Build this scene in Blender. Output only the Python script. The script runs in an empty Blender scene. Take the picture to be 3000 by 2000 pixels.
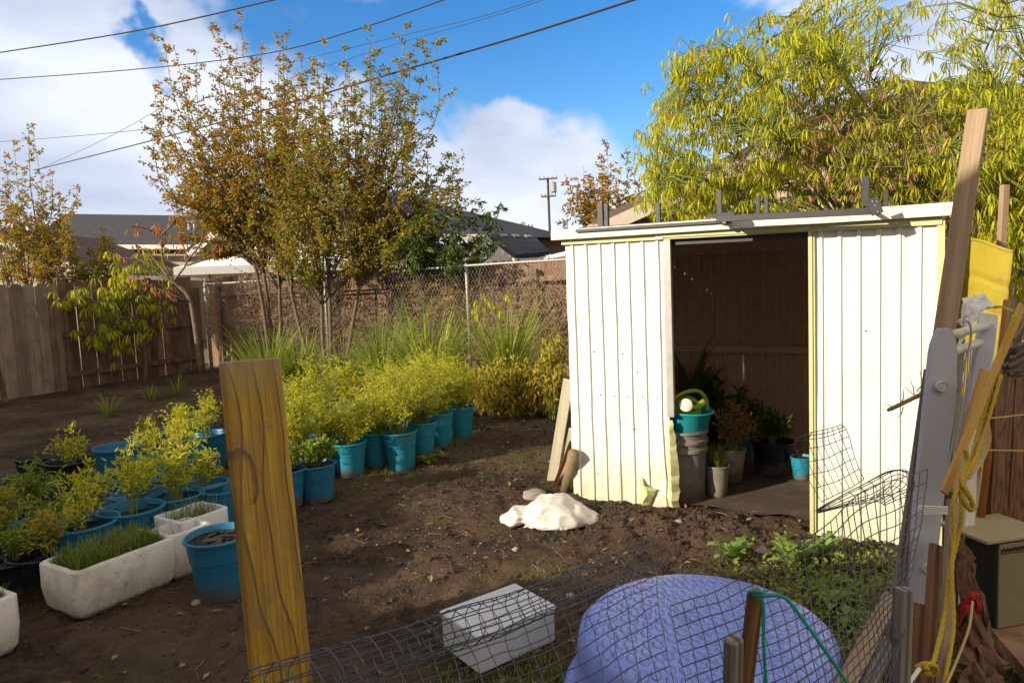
import bpy, math, random
import numpy as np
from mathutils import Vector, Matrix, noise, Euler
R = math.radians
SC = bpy.context.scene
COL = SC.collection

# ---------------- camera ----------------
CAMP = Vector((0, 0, 1.5)); PITCH = R(4.7); ROLL = R(2.4); F = 1568.0
cam = bpy.data.objects.new('camera', bpy.data.cameras.new('camera')); COL.objects.link(cam)
cam.data.lens = 24; cam.data.sensor_width = 36; cam.data.clip_end = 2000; cam.data.clip_start = 0.02
CM = Euler((R(90) - PITCH, 0, 0)).to_matrix() @ Matrix.Rotation(-ROLL, 3, 'Z')
cam.matrix_world = Matrix.Translation(CAMP) @ CM.to_4x4()
SC.camera = cam

def ray(x, y): return CM @ Vector((x - 1176, 784 - y, -F))
def W(x, y, d):                      # point at forward distance d seen at photo position x, y
    r = ray(x, y); return CAMP + r * (d / r.y)
def G(x, y, z=0.0):                  # point of the level plane z seen at x, y
    r = ray(x, y); return CAMP + r * ((z - CAMP.z) / r.z)

# ---------------- world, sun, exposure ----------------
SUN_AZ = Vector((-0.862, -0.507)); SUN_EL = R(20)
SC.view_settings.view_transform = 'Standard'; SC.view_settings.look = 'None'
SC.view_settings.exposure = 0.55; SC.view_settings.gamma = 1; SC.view_settings.use_curve_mapping = False
sun = bpy.data.objects.new('sun', bpy.data.lights.new('sun', 'SUN')); COL.objects.link(sun)
sun.data.energy = 4.6; sun.data.angle = R(0.5); sun.data.color = (1.0, 0.88, 0.70)
sv = Vector((SUN_AZ.x * math.cos(SUN_EL), SUN_AZ.y * math.cos(SUN_EL), math.sin(SUN_EL)))
sun.rotation_euler = sv.to_track_quat('Z', 'Y').to_euler()

w = bpy.data.worlds.new('World'); SC.world = w; w.use_nodes = True
N = w.node_tree.nodes; L = w.node_tree.links
N.clear()
def nd(t, **k):
    n = N.new(t)
    for a, b in k.items(): setattr(n, a, b)
    return n
def mth(op, a, b=None, c=None, clamp=False):
    n = N.new('ShaderNodeMath'); n.operation = op; n.use_clamp = clamp
    for i, v in enumerate((a, b, c)):
        if v is None: continue
        if isinstance(v, (int, float)): n.inputs[i].default_value = v
        else: L.new(v, n.inputs[i])
    return n.outputs[0]
sky = nd('ShaderNodeTexSky', sky_type='NISHITA', sun_disc=False, sun_elevation=R(20), sun_rotation=math.atan2(SUN_AZ.x, SUN_AZ.y))
sky.air_density = 1.0; sky.dust_density = 0.6; sky.ozone_density = 2.0
hs = nd('ShaderNodeHueSaturation'); hs.inputs['Saturation'].default_value = 1.42; hs.inputs['Value'].default_value = 1.12; hs.inputs['Hue'].default_value = 0.508
L.new(sky.outputs[0], hs.inputs['Color'])
tc = nd('ShaderNodeTexCoord')
nz = nd('ShaderNodeTexNoise'); nz.inputs['Scale'].default_value = 4.6; nz.inputs['Detail'].default_value = 9; nz.inputs['Roughness'].default_value = 0.56
mp = nd('ShaderNodeMapping'); mp.inputs['Scale'].default_value = (1, 1, 1.9); mp.inputs['Location'].default_value = (3.1, 0.4, 1.7)
L.new(tc.outputs['Generated'], mp.inputs[0]); L.new(mp.outputs[0], nz.inputs['Vector'])
cov = mth('MULTIPLY_ADD', nz.outputs['Fac'], 4.6, -2.30 - 0.50)
wn = nd('ShaderNodeTexNoise'); wn.inputs['Scale'].default_value = 5.0; wn.inputs['Detail'].default_value = 5; L.new(tc.outputs['Generated'], wn.inputs['Vector'])
w1 = nd('ShaderNodeVectorMath', operation='MULTIPLY_ADD'); L.new(wn.outputs['Color'], w1.inputs[0]); w1.inputs[1].default_value = (.34, .34, .34); w1.inputs[2].default_value = (-.17, -.17, -.17)
w2 = nd('ShaderNodeVectorMath', operation='ADD'); L.new(tc.outputs['Generated'], w2.inputs[0]); L.new(w1.outputs[0], w2.inputs[1]); WV = nd('ShaderNodeVectorMath', operation='NORMALIZE'); L.new(w2.outputs[0], WV.inputs[0])
def blob(x, y, rad, wt):             # cloud bank or clear patch in a fixed direction of the sky
    d = ray(x, y).normalized()
    dp = nd('ShaderNodeVectorMath', operation='DOT_PRODUCT'); dp.inputs[1].default_value = d
    L.new(WV.outputs[0], dp.inputs[0])
    m = nd('ShaderNodeMapRange'); m.interpolation_type = 'SMOOTHSTEP'
    m.inputs[1].default_value = math.cos(rad / 1568 * 1.15); m.inputs[2].default_value = math.cos(rad / 1568 * 0.25)
    m.inputs[3].default_value = 0; m.inputs[4].default_value = wt
    L.new(dp.outputs['Value'], m.inputs[0])
    return m.outputs[0]
for b in [(150, 60, 420, .75), (-200, 450, 700, .8), (250, 420, 420, .9), (650, 60, 260, 0.8), (520, 330, 260, 0.5), (640, 260, 120, 0.5), (760, 420, 330, 0.7),
          (285, 215, 75, -1.3), (235, 140, 60, -1.0), (330, 190, 70, -1.1), (640, 110, 180, -1.6), (590, 200, 100, -1.2), (420, 110, 60, -.9), (1000, 480, 330, 1.1), (1250, 450, 280, 1.2), (1450, 470, 280, 1.1), (1120, 350, 160, .7),
          (1180, 130, 420, -0.75), (1500, 150, 300, -0.6), (1360, 0, 130, 0.55), (1060, 200, 60, 0.25), (1760, 20, 150, 0.75), (2080, 150, 330, 1.0), (2300, 120, 300, 0.7), (1520, 35, 50, 0.5), (1000, 80, 150, -0.4)]:
    cov = mth('ADD', cov, blob(*b))
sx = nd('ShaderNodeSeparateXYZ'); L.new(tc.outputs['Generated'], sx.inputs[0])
bk = nd('ShaderNodeMapRange'); bk.inputs[1].default_value = 0.62; bk.inputs[2].default_value = 0.25; bk.inputs[3].default_value = 0; bk.inputs[4].default_value = 1.6; L.new(sx.outputs[1], bk.inputs[0])  # extra cloud cover behind and overhead, added as fill
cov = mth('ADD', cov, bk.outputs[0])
mask = nd('ShaderNodeMapRange'); mask.interpolation_type = 'SMOOTHSTEP'; mask.inputs[1].default_value = -0.55; mask.inputs[2].default_value = 0.85
L.new(cov, mask.inputs[0])
nz2 = nd('ShaderNodeTexNoise'); nz2.inputs['Scale'].default_value = 2.4; nz2.inputs['Detail'].default_value = 6
mp2 = nd('ShaderNodeMapping'); mp2.inputs['Scale'].default_value = (1, 1, 2.6); mp2.inputs['Location'].default_value = (1.1, 0.4, 0.15)
L.new(tc.outputs['Generated'], mp2.inputs[0]); L.new(mp2.outputs[0], nz2.inputs['Vector'])
cr = nd('ShaderNodeValToRGB'); cr.color_ramp.elements[0].position = 0.36; cr.color_ramp.elements[0].color = (2.5, 3.0, 4.1, 1)
cr.color_ramp.elements[1].position = 0.6; cr.color_ramp.elements[1].color = (4.9, 5.15, 5.8, 1)
L.new(nz2.outputs['Fac'], cr.inputs[0])
mx = nd('ShaderNodeMix', data_type='RGBA'); L.new(mask.outputs[0], mx.inputs[0]); L.new(hs.outputs[0], mx.inputs[6]); L.new(cr.outputs[0], mx.inputs[7])
warm_fill = nd('ShaderNodeMix', data_type='RGBA'); wf = nd('ShaderNodeMapRange'); wf.inputs[1].default_value = 0.5; wf.inputs[2].default_value = 0.1; L.new(sx.outputs[1], wf.inputs[0]); L.new(wf.outputs[0], warm_fill.inputs[0]); L.new(mx.outputs[2], warm_fill.inputs[6]); warm_fill.inputs[7].default_value = (4.2, 3.8, 3.35, 1)  # warm fill added to the unseen sky behind the camera to lift the shade
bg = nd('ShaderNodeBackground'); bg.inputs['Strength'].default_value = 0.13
L.new(warm_fill.outputs[2], bg.inputs[0]); wo = nd('ShaderNodeOutputWorld'); L.new(bg.outputs[0], wo.inputs[0])

# ---------------- mesh helpers ----------------
rng = random.Random(7)
def tag(o, label=None, cat=None, group=None, kind=None):
    if label: o['label'] = label
    if cat: o['category'] = cat
    if group: o['group'] = group
    if kind: o['kind'] = kind
    return o
def wloc(o):
    v = Vector((0, 0, 0))
    while o: v += Vector(o.location); o = o.parent
    return v
def thing(name, loc, label, cat, group=None):
    o = bpy.data.objects.new(name, None); COL.objects.link(o); o.location = loc; o.empty_display_size = .05
    return tag(o, label, cat, group)

class MB:
    def __init__(s): s.v = []; s.f = []; s.m = []
    def add(s, vs, fs, m=0):
        b = len(s.v); s.v.extend(tuple(p) for p in vs); s.f.extend(tuple(i + b for i in f) for f in fs); s.m.extend([m] * len(fs)); return s
    def box(s, c, size, rot=None, m=0, bev=0):
        x, y, z = [k / 2 for k in size]
        c = Vector(c); rot = rot or Matrix.Identity(3)
        if bev:
            b = bev; vs = []
            for sx in (-1, 1):
                for sy in (-1, 1):
                    for sz in (-1, 1):
                        vs += [(sx * x, sy * (y - b), sz * (z - b)), (sx * (x - b), sy * y, sz * (z - b)), (sx * (x - b), sy * (y - b), sz * z)]
            def I(sx, sy, sz, k): return (((sx > 0) * 2 + (sy > 0)) * 2 + (sz > 0)) * 3 + k
            fs = []
            for q in (-1, 1):
                a = [I(q, -1, -1, 0), I(q, 1, -1, 0), I(q, 1, 1, 0), I(q, -1, 1, 0)]; fs.append(a if q > 0 else a[::-1])
                a = [I(-1, q, -1, 1), I(1, q, -1, 1), I(1, q, 1, 1), I(-1, q, 1, 1)]; fs.append(a if q < 0 else a[::-1])
                a = [I(-1, -1, q, 2), I(1, -1, q, 2), I(1, 1, q, 2), I(-1, 1, q, 2)]; fs.append(a if q > 0 else a[::-1])
            for i in (-1, 1):
                for j in (-1, 1):
                    fs.append([I(i, j, -1, 0), I(i, j, 1, 0), I(i, j, 1, 1), I(i, j, -1, 1)])
                    fs.append([I(i, -1, j, 0), I(i, 1, j, 0), I(i, 1, j, 2), I(i, -1, j, 2)])
                    fs.append([I(-1, i, j, 1), I(1, i, j, 1), I(1, i, j, 2), I(-1, i, j, 2)])
                    for k in (-1, 1): fs.append([I(i, j, k, 0), I(i, j, k, 1), I(i, j, k, 2)])
            return s.add([c + rot @ Vector(p) for p in vs], fs, m)
        vs = [(a * x, b * y, d * z) for a in (-1, 1) for b in (-1, 1) for d in (-1, 1)]
        return s.add([c + rot @ Vector(p) for p in vs], [(0, 1, 3, 2), (4, 6, 7, 5), (0, 4, 5, 1), (2, 3, 7, 6), (0, 2, 6, 4), (1, 5, 7, 3)], m)
    def bar(s, a, b, w, t, side=None, m=0, bev=0.0):      # box from a to b, w wide along side, t thick
        a = Vector(a); b = Vector(b); d = b - a; z = d.normalized()
        x = Vector(side) if side is not None else (Vector((0, 0, 1)) if abs(z.z) < .9 else Vector((1, 0, 0)))
        x = (x - z * x.dot(z)).normalized(); y = z.cross(x)
        return s.box((a + b) / 2, (w, t, d.length), Matrix((x, y, z)).transposed(), m, bev)
    def tube(s, pts, r, n=6, m=0, cap=True):
        pts = [Vector(p) for p in pts]; k = len(pts)
        rs = r if isinstance(r, (list, tuple)) else [r] * k
        up = Vector((0, 0, 1)); vs = []; fs = []
        t0 = (pts[1] - pts[0]).normalized()
        x = t0.orthogonal().normalized()
        for i, p in enumerate(pts):
            t = (pts[min(i + 1, k - 1)] - pts[max(i - 1, 0)])
            if t.length < 1e-9: t = t0
            t.normalize(); x = (x - t * x.dot(t))
            if x.length < 1e-6: x = t.orthogonal()
            x.normalize(); y = t.cross(x)
            for j in range(n):
                a = 2 * math.pi * j / n; vs.append(p + (x * math.cos(a) + y * math.sin(a)) * rs[i])
        for i in range(k - 1):
            for j in range(n):
                j2 = (j + 1) % n; fs.append((i * n + j, i * n + j2, (i + 1) * n + j2, (i + 1) * n + j))
        if cap: fs.append(tuple(range(n))[::-1]); fs.append(tuple((k - 1) * n + j for j in range(n)))
        return s.add(vs, fs, m)
    def lathe(s, prof, c=(0, 0, 0), n=32, m=0, rot=None, wob=0, seed=0, sx=1, sy=1):
        rot = rot or Matrix.Identity(3); c = Vector(c); vs = []; fs = []; k = len(prof)
        for i, (r, z) in enumerate(prof):
            for j in range(n):
                a = 2 * math.pi * j / n; q = 1 + (wob * noise.noise(Vector((math.cos(a) * 2 + seed, math.sin(a) * 2, z * 6))) if wob else 0)
                vs.append(c + rot @ Vector((r * q * math.cos(a) * sx, r * q * math.sin(a) * sy, z)))
        for i in range(k - 1):
            for j in range(n):
                j2 = (j + 1) % n; fs.append((i * n + j, i * n + j2, (i + 1) * n + j2, (i + 1) * n + j))
        if prof[0][0] > 1e-5: fs.append(tuple(range(n))[::-1])
        if prof[-1][0] > 1e-5 and prof[-1][1] != prof[0][1]: fs.append(tuple((k - 1) * n + j for j in range(n)))
        return s.add(vs, fs, m)
    def grid(s, P, m=0, closeu=False):                     # P[i][j] points
        a = len(P); b = len(P[0]); vs = [p for row in P for p in row]; fs = []
        for i in range(a - 1 + closeu):
            for j in range(b - 1): i2 = (i + 1) % a; fs.append((i * b + j, i2 * b + j, i2 * b + j + 1, i * b + j + 1))
        return s.add(vs, fs, m)
    def prism(s, poly, off, m=0):                          # polygon extruded by the vector off
        n = len(poly); off = Vector(off); vs = [Vector(p) for p in poly] + [Vector(p) + off for p in poly]
        fs = [tuple(range(n))[::-1], tuple(range(n, 2 * n))] + [(i, (i + 1) % n, n + (i + 1) % n, n + i) for i in range(n)]
        return s.add(vs, fs, m)
    def leaves(s, P, D, ln, wd, m=0, fold=.25, bend=0.0, rs=None, flat=False):
        rs = rs or np.random.RandomState(len(s.v) % 9973 + 1)
        P = np.asarray(P, float).reshape(-1, 3); D = np.asarray(D, float).reshape(-1, 3); k = len(P)
        if k == 0: return s
        D = D / (np.linalg.norm(D, axis=1, keepdims=True) + 1e-9)
        Q = rs.normal(size=(k, 3)) if not flat else np.tile([0, 0, 1.], (k, 1)) + rs.normal(size=(k, 3)) * .25
        S = np.cross(D, Q); S /= (np.linalg.norm(S, axis=1, keepdims=True) + 1e-9); U = np.cross(S, D)
        ln = (np.ones(k) * ln) * rs.uniform(.7, 1.25, k); wd = (np.ones(k) * wd) * rs.uniform(.75, 1.2, k)
        ln = ln[:, None]; wd = wd[:, None]
        mid = P + D * ln * .45
        a = P; b = mid + S * wd / 2 + U * wd * fold; c = P + D * ln - U * ln * bend; d = mid - S * wd / 2 + U * wd * fold
        e = mid - U * 0.0
        V = np.stack([a, b, c, d], 1).reshape(-1, 3); base = len(s.v)
        s.v.extend(map(tuple, V.tolist()))
        i0 = base + 4 * np.arange(k)
        Fc = np.concatenate([np.stack([i0, i0 + 1, i0 + 2], 1), np.stack([i0, i0 + 2, i0 + 3], 1)])
        s.f.extend(map(tuple, Fc.tolist())); s.m.extend([m] * (2 * k)); return s
    def build(s, name, mats, parent=None, smooth=False, label=None, cat=None, group=None, kind=None, auto=None, local=False):
        if not isinstance(mats, (list, tuple)): mats = [mats]
        o_ = wloc(parent) if parent and not local else Vector((0, 0, 0))
        me = bpy.data.meshes.new(name)
        V = np.array(s.v, float).reshape(-1, 3) - np.array(o_[:])
        me.from_pydata(V.tolist(), [], s.f)
        for mm in mats: me.materials.append(mm)
        if len(mats) > 1: me.polygons.foreach_set('material_index', s.m)
        if smooth: me.polygons.foreach_set('use_smooth', [True] * len(s.f))
        me.update()
        if auto is not None: me.shade_auto = None if False else None
        o = bpy.data.objects.new(name, me); COL.objects.link(o)
        if parent: o.parent = parent
        return tag(o, label, cat, group, kind)
def smooth_by_angle(o, ang=40):
    me = o.data; me.polygons.foreach_set('use_smooth', [True] * len(me.polygons)); me.set_sharp_from_angle(angle=R(ang)); return o
def solo(mb, name, mats, label, cat, group=None, smooth=False, loc=None):
    V = np.array(mb.v); c = Vector(loc) if loc is not None else Vector((V[:, 0].mean(), V[:, 1].mean(), V[:, 2].min()))
    mb.v = (V - np.array(c[:])).tolist(); o = mb.build(name, mats, None, smooth, label, cat, group); o.location = c; return o
def catmull(pts, k=8):
    pts = [Vector(p) for p in pts]; q = [pts[0] * 2 - pts[1]] + pts + [pts[-1] * 2 - pts[-2]]; out = []
    for i in range(1, len(q) - 2):
        for j in range(k):
            t = j / k; a, b, c, d = q[i - 1], q[i], q[i + 1], q[i + 2]
            out.append(0.5 * ((2 * b) + (c - a) * t + (2 * a - 5 * b + 4 * c - d) * t * t + (3 * b - a - 3 * c + d) * t ** 3))
    out.append(pts[-1]); return out
def copy_tree(o, parent=None):
    c = o.copy(); COL.objects.link(c)
    if parent: c.parent = parent
    for ch in list(o.children): copy_tree(ch, c)
    return c

# ---------------- materials ----------------
def newmat(name):
    m = bpy.data.materials.new(name); m.use_nodes = True; nt = m.node_tree; nt.nodes.clear()
    out = nt.nodes.new('ShaderNodeOutputMaterial'); return m, nt, out
class NT:
    def __init__(s, nt): s.nt = nt
    def n(s, t, ins=None, **k):
        x = s.nt.nodes.new(t)
        for a, b in k.items(): setattr(x, a, b)
        for a, b in (ins or {}).items():
            if isinstance(b, bpy.types.NodeSocket): s.nt.links.new(b, x.inputs[a])
            else: x.inputs[a].default_value = b
        return x
    def coord(s, scale=(1, 1, 1), kind='Object'):
        t = s.n('ShaderNodeTexCoord'); return s.n('ShaderNodeMapping', {0: t.outputs[kind], 3: scale}).outputs[0]
    def noise(s, vec, scale, detail=4, rough=.55, dist=0.0):
        return s.n('ShaderNodeTexNoise', {'Vector': vec, 'Scale': scale, 'Detail': detail, 'Roughness': rough, 'Distortion': dist}).outputs['Fac']
    def ramp(s, fac, stops):
        r = s.n('ShaderNodeValToRGB', {0: fac}); e = r.color_ramp.elements
        while len(e) < len(stops): e.new(.5)
        for i, (p, c) in enumerate(stops):
            e[i].position = p; e[i].color = (c[0], c[1], c[2], 1) if isinstance(c, (tuple, list)) else (c, c, c, 1)
        return r.outputs[0]
    def mix(s, f, a, b, mode='MIX'):
        x = s.n('ShaderNodeMix', data_type='RGBA', blend_type=mode)
        for i, v in ((0, f), (6, a), (7, b)):
            if isinstance(v, bpy.types.NodeSocket): s.nt.links.new(v, x.inputs[i])
            elif i == 0: x.inputs[0].default_value = v
            else: x.inputs[i].default_value = (*v[:3], 1)
        return x.outputs[2]
    def math(s, op, a, b=0.0, clamp=False):
        x = s.n('ShaderNodeMath', operation=op, use_clamp=clamp)
        for i, v in ((0, a), (1, b)):
            if isinstance(v, bpy.types.NodeSocket): s.nt.links.new(v, x.inputs[i])
            else: x.inputs[i].default_value = v
        return x.outputs[0]
    def island(s): return s.n('ShaderNodeNewGeometry').outputs['Random Per Island']
    def bump(s, h, st=.3, dist=.01): return s.n('ShaderNodeBump', {'Height': h, 'Strength': st, 'Distance': dist}).outputs[0]
    def bsdf(s, col, rough=.6, nrm=None, metal=0.0, spec=.5, out=None, **k):
        i = {'Base Color': col if isinstance(col, bpy.types.NodeSocket) else (*col[:3], 1), 'Roughness': rough, 'Metallic': metal, 'Specular IOR Level': spec}
        if nrm is not None: i['Normal'] = nrm
        i.update(k)
        b = s.n('ShaderNodeBsdfPrincipled', i)
        if out: s.nt.links.new(b.outputs[0], out.inputs[0])
        return b
def simple(name, c1, c2=None, scale=20, rough=.6, bump=.2, stretch=(1, 1, 1), metal=0, spec=.4, dist=.003, dirt=None, dirt_scale=5, dirt_cut=(.5, .7)):
    m, nt, out = newmat(name); t = NT(nt); v = t.coord(stretch); n = t.noise(v, scale, 6, .6)
    c2 = c2 or tuple(k * .8 for k in c1)
    col = t.mix(t.ramp(n, [(.3, 0), (.7, 1)]), c1, c2)
    if dirt: 
        d = t.noise(t.coord(), dirt_scale, 7, .65); col = t.mix(t.ramp(d, [(dirt_cut[0], 0), (dirt_cut[1], 1)]), col, dirt)
    t.bsdf(col, rough, t.bump(n, bump, dist), metal, spec, out); return m
def wood(name, dark, light, rings=14, stretch=.06, rough=.75, bump=.5, crack=.5, island=True, axis=2, dirt=None, wave=True):
    m, nt, out = newmat(name); t = NT(nt); sc = [1, 1, 1]; sc[axis] = stretch
    tcn = t.n('ShaderNodeTexCoord').outputs['Object']
    if island:
        o = t.n('ShaderNodeCombineXYZ', {0: t.math('MULTIPLY', t.island(), 17.3), 1: t.math('MULTIPLY', t.island(), 5.1), 2: t.math('MULTIPLY', t.island(), 31.0)}).outputs[0]
        tcn = t.n('ShaderNodeVectorMath', {0: tcn, 1: o}, operation='ADD').outputs[0]
    v = t.n('ShaderNodeMapping', {0: tcn, 3: tuple(sc)}).outputs[0]
    fine = t.noise(v, rings * 14, 5, .7); big = t.noise(v, rings * .9, 3, .5, 1.5)
    if wave:
        wv = t.n('ShaderNodeTexWave', {'Vector': v, 'Scale': rings, 'Distortion': 5.0, 'Detail': 3, 'Detail Scale': 1.2}, wave_type='BANDS', bands_direction='X').outputs['Fac']
        g = t.math('ADD', t.math('MULTIPLY', wv, .55), t.math('MULTIPLY', fine, .45))
    else: g = t.math('ADD', t.math('MULTIPLY', big, .5), t.math('MULTIPLY', fine, .5))
    col = t.mix(t.ramp(g, [(.2, 0), (.75, 1)]), dark, light)
    col = t.mix(t.ramp(big, [(.35, .45), (.6, 0)]), col, dark)
    ck = t.noise(v, rings * 3, 2, .5, .6)
    col = t.mix(t.ramp(ck, [(.30, crack), (.36, 0)]), col, tuple(k * .25 for k in dark))
    if dirt:
        col = t.mix(t.ramp(t.noise(tcn, 3.0, 6, .65), [(.45, 0), (.68, .8)]), col, dirt)
    if island:
        col = t.mix(.55, col, t.n('ShaderNodeHueSaturation', {'Color': col, 'Value': t.math('ADD', t.math('MULTIPLY', t.island(), 1.0), .5)}).outputs[0])
    t.bsdf(col, rough, t.bump(g, bump, .004), 0, .3, out); return m
def leafmat(name, stops, transl=.35, rough=.5, clump=1.0):
    m, nt, out = newmat(name); t = NT(nt)
    n = t.noise(t.coord(), clump, 2); f = t.math('ADD', t.math('MULTIPLY', t.island(), .62), t.math('MULTIPLY', n, .42), True)
    r = t.ramp(f, stops)
    b = t.bsdf(r, rough, None, 0, .35)
    tr = t.n('ShaderNodeBsdfTranslucent', {0: t.mix(.35, r, (.75, .8, .1), 'MULTIPLY') if False else r})
    mxs = t.n('ShaderNodeMixShader', {0: transl, 1: b.outputs[0], 2: tr.outputs[0]})
    nt.links.new(mxs.outputs[0], out.inputs[0]); return m
# ---------------- shared materials ----------------
M = {}
M['fence'] = wood('weathered_fence', (.10, .060, .042), (.33, .205, .14), 9, .05, .85, .4, .4, dirt=(.07, .06, .045), wave=False)
M['fence_grey'] = wood('grey_fence', (.14, .105, .080), (.36, .275, .205), 9, .05, .85, .4, .3, dirt=(.13, .12, .09), wave=False)
M['fence_red'] = wood('red_fence', (.11, .058, .036), (.36, .21, .125), 9, .05, .85, .4, .35, dirt=(.16, .12, .09), wave=False)
M['galv'] = simple('galvanised_steel', (.40, .39, .37), (.28, .27, .25), 60, .5, .15, metal=.3)
M['bark'] = simple('tree_bark', (.20, .15, .105), (.11, .08, .055), 30, .9, .8, (1, 1, .3), dist=.01)
M['bark_dark'] = simple('dark_bark', (.10, .075, .06), (.055, .04, .032), 30, .9, .8, (1, 1, .3), dist=.01)
M['stem_green'] = simple('green_stem', (.22, .26, .05), (.14, .16, .04), 30, .6, .2)
M['stucco'] = simple('house_stucco', (.52, .45, .37), (.46, .40, .33), 40, .9, .3)
M['siding'] = simple('house_siding', (.48, .40, .33), (.42, .35, .29), 8, .85, .2)
M['trim'] = simple('white_trim', (.75, .73, .70), (.65, .63, .6), 10, .6, .1)
M['steel_dark'] = simple('black_metal', (.035, .035, .038), (.05, .05, .05), 40, .45, .1, metal=.3)
M['white_metal'] = None

def soil_mat():
    m, nt, out = newmat('garden_soil'); t = NT(nt); v = t.coord()
    a = t.noise(v, 1.1, 5, .6); b = t.noise(v, 14, 8, .72); c = t.noise(v, 75, 6, .7)
    col = t.mix(t.ramp(b, [(.32, 0), (.68, 1)]), (.016, .011, .008), (.135, .088, .058))
    col = t.mix(.75, col, t.ramp(c, [(.36, .22), (.5, .95), (.66, 1.0)]), 'MULTIPLY')
    cm2 = t.noise(v, 38, 4, .6); col = t.mix(t.ramp(cm2, [(.33, .75), (.44, 0)]), col, (.008, .006, .005))
    col = t.mix(t.ramp(a, [(.40, 0), (.62, .7)]), col, (.175, .118, .074))
    moss = t.noise(t.n('ShaderNodeMapping', {0: v, 1: (4, 7, 1)}).outputs[0], 1.6, 7, .7)
    col = t.mix(t.ramp(moss, [(.53, 0), (.66, .6)]), col, (.085, .095, .020))
    vo = t.n('ShaderNodeTexVoronoi', {'Vector': v, 'Scale': 95.0, 'Randomness': 1.0})
    sel = t.math('MULTIPLY', t.math('LESS_THAN', vo.outputs['Distance'], .22), t.math('GREATER_THAN', t.n('ShaderNodeSeparateColor', {0: vo.outputs['Color']}).outputs[0], .93))
    sel = t.math('MULTIPLY', sel, t.ramp(t.noise(v, 2.2, 3), [(.42, .1), (.62, 1)]))
    col = t.mix(sel, col, (.30, .25, .19))
    h = t.math('ADD', t.math('MULTIPLY', b, .7), t.math('ADD', t.math('MULTIPLY', c, .4), t.math('MULTIPLY', cm2, .5)))
    t.bsdf(col, .92, t.bump(h, 1.0, .05), 0, .12, out); return m
M['soil'] = soil_mat()

# ---------------- ground ----------------
def ground_z(x, y):
    d = math.hypot(x - .2, y - 4.5)
    k = max(0.0, 1 - max(0, d - 4) / 6)
    n = noise.noise(Vector((x * .8, y * .8, 0))) * .03 + noise.noise(Vector((x * 3.1, y * 3.1, 4))) * .022 + noise.noise(Vector((x * 9, y * 9, 9))) * .024 + noise.noise(Vector((x * 24, y * 24, 2))) * .012
    z = n * (.4 + .6 * k)
    mnd = Vector((x - .95, y - 3.95)); z += .05 * math.exp(-(mnd.x ** 2 * 3 + mnd.y ** 2 * 14)) * (1 + noise.noise(Vector((x * 14, y * 14, 0))))
    q = Vector((x - .62, y - 4.28)); z += .04 * math.exp(-(q.length / .16) ** 2)
    if x > 1.35 and y < 3.3: z -= .03 * min(1, (x - 1.35) * 4)
    return z
g = MB()
xs = np.concatenate([np.arange(-9, -3.2, .12), np.arange(-3.2, 2.9, .028), np.arange(2.9, 6, .15)])
ys = np.concatenate([np.arange(.6, 2.2, .05), np.arange(2.2, 6.0, .028), np.arange(6.0, 9.0, .06), np.arange(9.0, 16, .2)])
P = [[(x, y, ground_z(x, y)) for x in xs] for y in ys]
g.grid([list(r) for r in zip(*P)])
g.build('ground', M['soil'], smooth=True, kind='structure')
M['dry_ground'] = simple('dry_ground', (.20, .16, .10), (.12, .11, .05), .6, .95, .3)
fg = MB()
X0, X1, Y0, Y1 = -9, 6, .6, 16
for (a, b, c, d) in [(-400, X0, -60, 400), (X1, 400, -60, 400), (X0, X1, Y1, 400), (X0, X1, -60, Y0)]:
    fg.add([(a, c, -.02), (b, c, -.02), (b, d, -.02), (a, d, -.02)], [(0, 1, 2, 3)])
fg.build('surrounding_ground', M['dry_ground'], kind='structure')

M['concrete'] = simple('orange_concrete', (.36, .20, .10), (.24, .13, .07), 9, .8, .4, dirt=(.14, .08, .05))
pc = MB(); a = G(2215, 1470); pts = [(1.55, 1.0, 0), (1.78, 2.30, 0), (1.95, 2.95, 0), (4.6, 3.3, 0), (4.6, 1.0, 0)]
pc.prism([Vector(p) for p in pts], (0, 0, .055)); pc.build('concrete_path', M['concrete'], kind='structure')

# clods and debris on the soil
M['clod'] = simple('soil_clods', (.07, .045, .030), (.028, .018, .013), 30, .95, .6)
M['chips'] = None
m, nt, out = newmat('pale_chips'); t = NT(nt)
t.bsdf(t.ramp(t.island(), [(0, (.06, .045, .03)), (.4, (.14, .105, .075)), (.8, (.24, .20, .15)), (1, (.34, .31, .28))]), .8, None, 0, .3, out); M['chips'] = m
m, nt, out = newmat('dead_leaves'); t = NT(nt)
t.bsdf(t.ramp(t.island(), [(0, (.09, .045, .02)), (.4, (.20, .11, .045)), (.75, (.30, .21, .09)), (1, (.16, .17, .04))]), .7, None, 0, .3, out); M['dead'] = m
def blobrock(mb, p, r, seed, m=0, sq=.7):
    vs = []; n1 = Vector((seed * 1.7, seed * .3, seed))
    ico = [(0, 0, 1), (.894, 0, .447), (.276, .851, .447), (-.724, .526, .447), (-.724, -.526, .447), (.276, -.851, .447), (.724, .526, -.447), (-.276, .851, -.447), (-.894, 0, -.447), (-.276, -.851, -.447), (.724, -.526, -.447), (0, 0, -1)]
    fs = [(0, 1, 2), (0, 2, 3), (0, 3, 4), (0, 4, 5), (0, 5, 1), (1, 6, 2), (2, 7, 3), (3, 8, 4), (4, 9, 5), (5, 10, 1), (6, 7, 2), (7, 8, 3), (8, 9, 4), (9, 10, 5), (10, 6, 1), (6, 11, 7), (7, 11, 8), (8, 11, 9), (9, 11, 10), (10, 11, 6)]
    for q in ico:
        q = Vector(q); k = r * (1 + .45 * noise.noise(q * 1.3 + n1)); vs.append(Vector(p) + Vector((q.x * k, q.y * k, q.z * k * sq)))
    mb.add(vs, fs, m)
cl = MB(); r_ = random.Random(3)
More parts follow.
